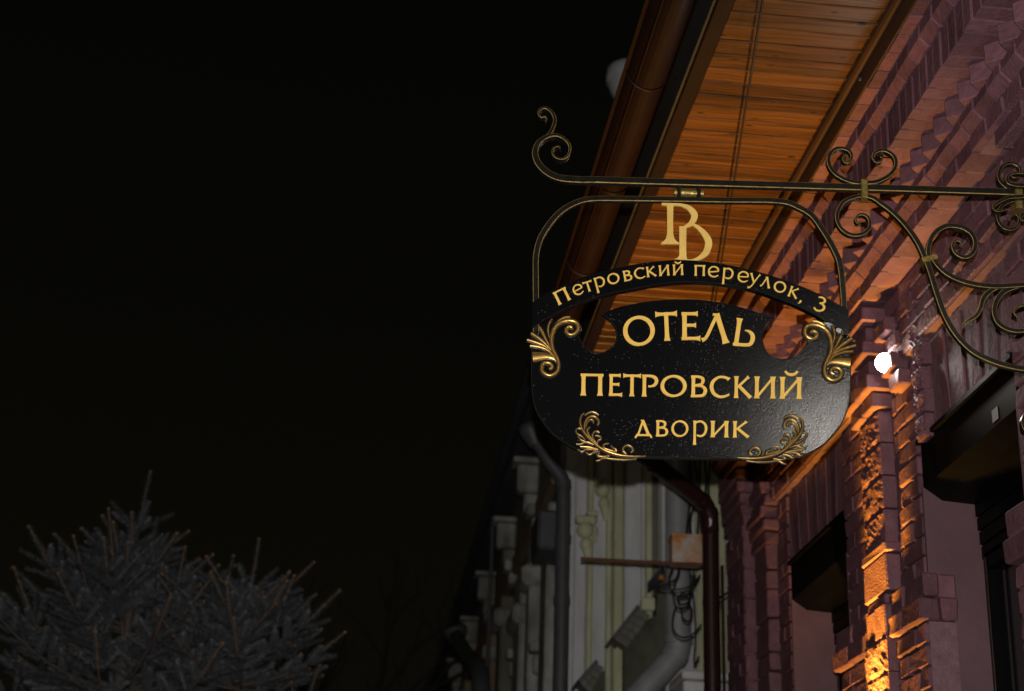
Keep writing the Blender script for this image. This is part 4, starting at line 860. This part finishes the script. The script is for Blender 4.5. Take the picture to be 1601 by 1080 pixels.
for k, (y0, y1, z0, z1, m, pr_) in enumerate(((11.15, 11.55, 0, 4.95, m_wold, .07), (12.0, 12.25, 0, 4.9, m_wold, .10), (12.9, 13.4, 0, 4.9, m_wold, .08), (14.2, 14.6, 0, 4.95, m_wdirt, .12), (15.6, 16.2, 0, 5.0, m_wbrown, .10), (17.2, 17.6, 0, 4.8, m_wold, .12), (18.8, 19.6, 0, 5.0, m_wbrown, .12), (21.0, 21.8, 0, 5.0, m_wold, .14))):
    hb('front_pilaster', m, (XW - pr_, y0, z0), (XW + .01, y1, z1), .02)
    hb('pilaster_capital', m_wold if k % 2 else m_wold, (XW - pr_ - .06, y0 - .05, z1 - .28 - .1 * (k % 3)), (XW + .01, y1 + .05, z1 - .12 - .1 * (k % 3)), .03)
    if z1 > 4 and k % 2 == 0:
        q = MB(); q.cbox((XW - .07, y1 + .30, 3.82 + .15 * (k % 3)), (XW + .01, y1 + .40, 3.97 + .15 * (k % 3)), .02); q.cbox((XW - .1, y1 + .27, 3.98 + .15 * (k % 3)), (XW + .01, y1 + .43, 4.06 + .15 * (k % 3)), .01); q.build('plaster_knob', m_wold, house)
# a dark box lantern shape on the street front
p = X(853, 840, XW - .12); hb('vent_box', m_dkpipe, (XW - .2, p[1] - .22, p[2] - .14), (XW + .01, p[1] + .24, p[2] + .14), .02)

def pipe_thing(name, label, pts, r, m, cat, joints=(), group=None, hopper=None):
    base = pts[-1]; t_ = thing(name, label, cat, base, group); P = cr(pts, 5); q = MB(); q.tube(P, r, 16); q.build('pipe', m, t_)
    for i in joints:
        a = P[i + 1] - P[i - 1]; a /= np.linalg.norm(a); q = MB(); q.tube([P[i] - a * .03, P[i] + a * .03], r * 1.12, 16); q.build('pipe_joint', m, t_)
    if hopper is not None: q = MB(); q.lathe([(r, -.10), (r * 1.7, .0), (r * 1.8, .05), (r * 1.5, .05), (r * 1.2, -.02)], hopper[0], hopper[1], 18); q.build('hopper', m, t_)
yp = YW - .10
h0 = Y(836, 684, yp)
pipe_thing('drainpipe', 'dark grey drainpipe with swan neck at the corner of the plastered house',
    [h0, Y(846, 700, yp), Y(858, 720, yp), Y(872, 738, yp), Y(879.5, 752, yp), Y(881, 780, yp), Y(879, 900, yp), Y(876, 1080, yp)] + [V(Y(876, 1080, yp)[0], yp, .2)], .052, m_dkpipe, 'drainpipe', (22, 28, 32), hopper=(h0 + V(-.02, 0, .04), (-.35, 0, 1)))
yp2 = YW - .18
pipe_thing('drainpipe', 'thick zinc drainpipe kinking at its foot on the side wall of the plastered house',
    [Y(1058, 640, yp2), Y(1059, 760, yp2), Y(1060, 900, yp2), Y(1060.5, 1000, yp2), Y(1056, 1022, yp2), Y(1042, 1040, yp2), Y(1002, 1084, yp2), Y(960, 1130, yp2)], .088, m_zinc, 'drainpipe', (15, 21))
ypf = 19.0; xp = XW - .45
pipe_thing('drainpipe', 'dark swan-necked drainpipe at the far left end of the plastered house',
    [X(714, 996, xp), X(722, 1012, xp), X(735, 1030, xp), X(748, 1046, xp), X(752, 1070, xp), X(753, 1100, xp)], .07, m_dkpipe, 'drainpipe', (), hopper=(X(712, 990, xp), (-.3, 0, 1)))
c1_, c2_ = X(769, 862, XW - .15), X(771, 1085, XW - .15)
q = MB(); q.tube([V(XW - .15, c1_[1], 5.95), V(XW - .15, c1_[1], 1.0)], .022, 8); o = q.build('conduit', m_dkpipe, loc=(XW - .15, c1_[1], 1.0)); tag(o, 'thin dark conduit running up the stained front of the plastered house', 'conduit')
# slim red iron stay beside the hotel corner and white cupboard below the pipe
q = MB(); p1, p2 = Y(1129, 884, 8.40), Y(1134, 1085, 8.40); q.cbox((p1[0] - .008, 8.39, .3), (p1[0] + .008, 8.41, p1[2]), .002); o = q.build('steel_angle', m_pipebrown, loc=(p1[0], 8.4, .3)); tag(o, 'slim dark red steel angle standing between drainpipe and hotel corner', 'steel post')
a_, b_ = Y(1066, 1084, 9.0), Y(1140, 1052, 9.0)
m_cup = mat('chipped_white_paint', (.45, .44, .43), .7, col2=(.56, .55, .54), nscale=15, bump=.4, bscale=40)
q = MB(); q.cbox((a_[0] + .015, 9.02, .12), (b_[0], 9.35, b_[2] - .05), .01); cu = q.build('cabinet', m_cup, loc=(a_[0] + .1, 9.2, .12)); tag(cu, 'chipped white meter cabinet low behind the brown drainpipe', 'cabinet')
q = MB(); q.cbox((a_[0], 8.98, b_[2] - .048), (b_[0] + .02, 9.38, b_[2]), .008); q.build('lid', m_cup, cu)

# ------------------------------------------------------------------ roof cowl behind the gutter
cv = Y(985, 126, 12.0)
t_ = thing('roof_vent', 'pale round vent cowl showing past the outer edge of the brown gutter', 'vent', (cv[0], cv[1], 6.4))
q = MB(); q.lathe([(.0001, .16), (.12, .155), (.205, .10), (.21, -.02), (.195, -.025), (.19, -.04), (.175, -.11), (.12, -.20), (.07, -.23)], cv, (0, 0, 1), 28); q.build('cowl', m_wgrey, t_)
q = MB(); q.tube([cv + V(0, 0, -.17), V(cv[0], cv[1], 6.3)], .07, 16); q.build('flue', m_zinc, t_)

# ------------------------------------------------------------------ blue spruce
m_needle = mat('spruce_needles', (0.060, 0.065, 0.071), .55, col2=(0.094, 0.100, 0.110), nscale=16, spec=.3)
m_twig = mat('amber_twig', (0.22, 0.115, 0.03), .7, col2=(0.15, 0.08, 0.03), nscale=30)
m_bark = mat('spruce_bark', (0.06, 0.045, 0.035), .9, col2=(0.09, 0.07, 0.055), nscale=20, bump=.6, bscale=40)
SP = V(-1.30, 9.0, 0)
spruce = thing('spruce_tree', 'frosty blue spruce with amber budded tips rising at the lower left', 'tree', tuple(SP))
q = MB(); q.tube([SP, SP + V(0, 0, 2.0), SP + V(.01, 0, 3.5), SP + V(.0, 0, 4.0)], [.10, .07, .022, .009], 10); q.build('trunk', m_bark, spruce)
shoots = []; limbs = []
def shoot(p, d, L_, dens=1.0): shoots.append((np.array(p), np.array(d) / np.linalg.norm(d), L_, dens))
top = SP + V(0, 0, 4.0)
shoot(top, V(.10, -.02, 1), .33, .45)
for a in (10, 80, 150, 215, 290): shoot(top + V(0, 0, -.02), V(math.cos(math.radians(a)), math.sin(math.radians(a)), .55 + .2 * random.random()), .22)
def limb(p0, az, L_, rise, curl):
    """branch that sets off at slope rise and turns up by curl; carries side shoots"""
    n_ = max(3, int(L_ / .095)); P = [np.array(p0)]; el = rise; h = V(math.cos(az), math.sin(az), 0)
    for i in range(n_):
        el_ = rise + curl * (i / n_) ** 1.5; P.append(P[-1] + (h * math.cos(el_) + V(0, 0, math.sin(el_))) * L_ / n_ + rng.normal(0, .004, 3))
    limbs.append((P, .004 + .012 * L_))
    side = np.array([-h[1], h[0], 0])
    for i in range(1, n_):
        if i / n_ < .15: continue
        t_ = P[i + 1] - P[i]; t_ /= np.linalg.norm(t_)
        for s in (-1, 1):
            if random.random() < .88: shoot(P[i], t_ * .75 + side * s * random.uniform(.55, .95) + V(0, 0, random.uniform(-.15, .35)), random.uniform(.17, .29) * (1.15 - .35 * i / n_))
        if random.random() < .45: shoot(P[i], t_ * .6 + V(0, 0, .8) + rng.normal(0, .25, 3), random.uniform(.14, .24))
    t_ = P[-1] - P[-2]; t_ /= np.linalg.norm(t_)
    shoot(P[-1], t_ + V(0, 0, .25), random.uniform(.22, .30), .69)
    for s in (-1, 1): shoot(P[-1], t_ * .8 + side * s * .6, random.uniform(.14, .2))
def crown(C_, levels, rise0):
    for lev, (z, Lb, nb) in enumerate(levels):
        for k in range(nb):
            az = 2 * math.pi * (k + random.uniform(-.25, .25)) / nb + lev * 1.3
            limb(np.array([C_[0], C_[1], z + random.uniform(-.03, .03)]), az, Lb * random.uniform(.7, 1.1), rise0 - .04 * lev, .45)
crown(SP, ((3.78, .16, 5), (3.66, .27, 6), (3.53, .40, 6), (3.40, .56, 7), (3.24, .72, 8), (3.05, .85, 8), (2.8, .96, 8), (2.5, 1.1, 8)), .30)
T2 = Y(392, 925, 8.75)
limbs.append(([SP + V(0, 0, 2.9), (SP + T2) / 2 * V(1, 1, 0) + V(0, 0, 3.15), T2 * V(1, 1, 0) + V(-.05, 0, 3.35), T2], .02))
shoot(T2, V(.06, 0, 1), .30, .6)
for a in (20, 100, 170, 250, 320): shoot(T2 + V(0, 0, -.02), V(math.cos(math.radians(a)), math.sin(math.radians(a)), .7), .22)
crown(T2, ((T2[2] - .10, .16, 5), (T2[2] - .22, .28, 6), (T2[2] - .36, .38, 6), (T2[2] - .52, .42, 7)), .30)
for (px_, py_, py0, ox) in ((365, 868, 945, -.10), (115, 838, 930, .22), (22, 888, 960, .30), (290, 855, 915, -.1), (460, 900, 960, -.2), (500, 1040, 1080, -.2), (170, 795, 850, .1)):
    tip = Y(px_, py_, 8.7 + random.uniform(-.2, .2)); q0 = tip + V(ox * .45, .12, -.28)
    limbs.append(([SP + V(0, 0, q0[2] - .35), (SP + q0) / 2 * V(1, 1, 0) + V(0, 0, q0[2] - .12), q0], .014)); shoot(q0, tip - q0, np.linalg.norm(tip - q0), .5)
    for s in range(4): shoot(q0 + (tip - q0) * .05 * s, V(random.uniform(-.8, .8), random.uniform(-.6, .2), .5), random.uniform(.14, .22))
q = MB()
for P, r_ in limbs: q.tube(P, list(np.linspace(r_, r_ * .35, len(P))), 6, cap=False)
br_ = q.build('branch', m_bark, spruce); br_['kind'] = 'stuff'
q = MB()
for p, d, L_, dens in shoots:
    if dens < .7: q.tube([p, p + d * L_ * .5, p + d * L_], [.0038, .0034, .003], 5, cap=False)
    if dens < .7 or random.random() < .07: q.ball(p + d * L_, .009, 5)
tw = q.build('twig', m_twig, spruce); tw['kind'] = 'stuff'
VS, FS = [], []; cnt = 0
for p, d, L_, dens in shoots:
    nn_ = int(L_ * 1500 * (dens if dens > .7 else dens + .15)) + 6
    u = np.cross(d, (0, 0, 1)) if abs(d[2]) < .95 else np.cross(d, (1, 0, 0)); u /= np.linalg.norm(u); w_ = np.cross(d, u)
    tt = rng.uniform(0.02, 1.0, nn_); an = rng.uniform(0, 2 * np.pi, nn_); ln = rng.uniform(.024, .033, nn_) * (1.08 - .45 * tt ** 3)
    rad = np.cos(an)[:, None] * u + np.sin(an)[:, None] * w_
    base = p + d * (tt * L_)[:, None] + rad * .003
    dirn = rad * .82 + d * .62 + rng.normal(0, .12, (nn_, 3)); dirn /= np.linalg.norm(dirn, axis=1)[:, None]
    sd = np.cross(dirn, d); sd /= np.linalg.norm(sd, axis=1)[:, None] + 1e-9; sd *= .0019
    tip = base + dirn * ln[:, None]; mid = base + dirn * (ln * .5)[:, None]
    VS.append(np.stack([base - sd * .6, mid - sd, tip, mid + sd], 1).reshape(-1, 3)); FS.append(np.arange(cnt, cnt + nn_ * 4).reshape(-1, 4)); cnt += nn_ * 4
print('SHOOTS', len(shoots), cnt // 4); VS = np.concatenate(VS) - SP; FS = np.concatenate(FS)
me = bpy.data.meshes.new('needles'); me.from_pydata(VS.tolist(), [], FS.tolist()); me.materials.append(m_needle); me.update()
o = bpy.data.objects.new('needles', me); COL.objects.link(o); o.parent = spruce; o['kind'] = 'stuff'

# ------------------------------------------------------------------ bare trees far behind the spruce
m_bare = mat('bare_tree_bark', (0.030, 0.027, 0.022), .9, col2=(0.045, 0.04, 0.032), nscale=10)
def bare_tree(base, H, label, seed):
    rnd = random.Random(seed); t_ = thing('bare_tree', label, 'tree', tuple(base), 'bare trees behind the spruce')
    tr = MB(); tw_ = MB()
    def grow(p, d, L_, r_, lv):
        n_ = 4; P = [p]; dd = d.copy()
        for i in range(n_):
            dd = dd + V(rnd.gauss(0, .10), rnd.gauss(0, .10), rnd.gauss(.03, .06)); dd /= np.linalg.norm(dd); P.append(P[-1] + dd * L_ / n_)
        (tr if lv < 1 else tw_).tube(P, list(np.linspace(r_, r_ * .6, n_ + 1)), 7 if lv < 2 else 4, cap=False)
        if lv >= 5: return
        for k in range(3 if lv < 4 else 2):
            q_ = P[-1] if k == 0 else P[rnd.randint(2, n_)]; v_ = dd + V(rnd.gauss(0, .36), rnd.gauss(0, .36), rnd.gauss(.12, .2)); v_ /= np.linalg.norm(v_)
            grow(q_, v_, L_ * rnd.uniform(.6, .8), r_ * .58, lv + 1)
    grow(np.array(base, float), V(0, 0, 1), H * .36, H * .022, 0)
    tr.build('trunk', m_bare, t_); c_ = tw_.build('crown', m_bare, t_); c_['kind'] = 'stuff'
bare_tree((-1.5, 20, 0), 7.4, 'bare leafless tree faintly seen just right of the spruce tip', 3)
bare_tree((-6.2, 19, 0), 8.6, 'bare leafless tree faintly seen at the left edge behind the spruce', 5)
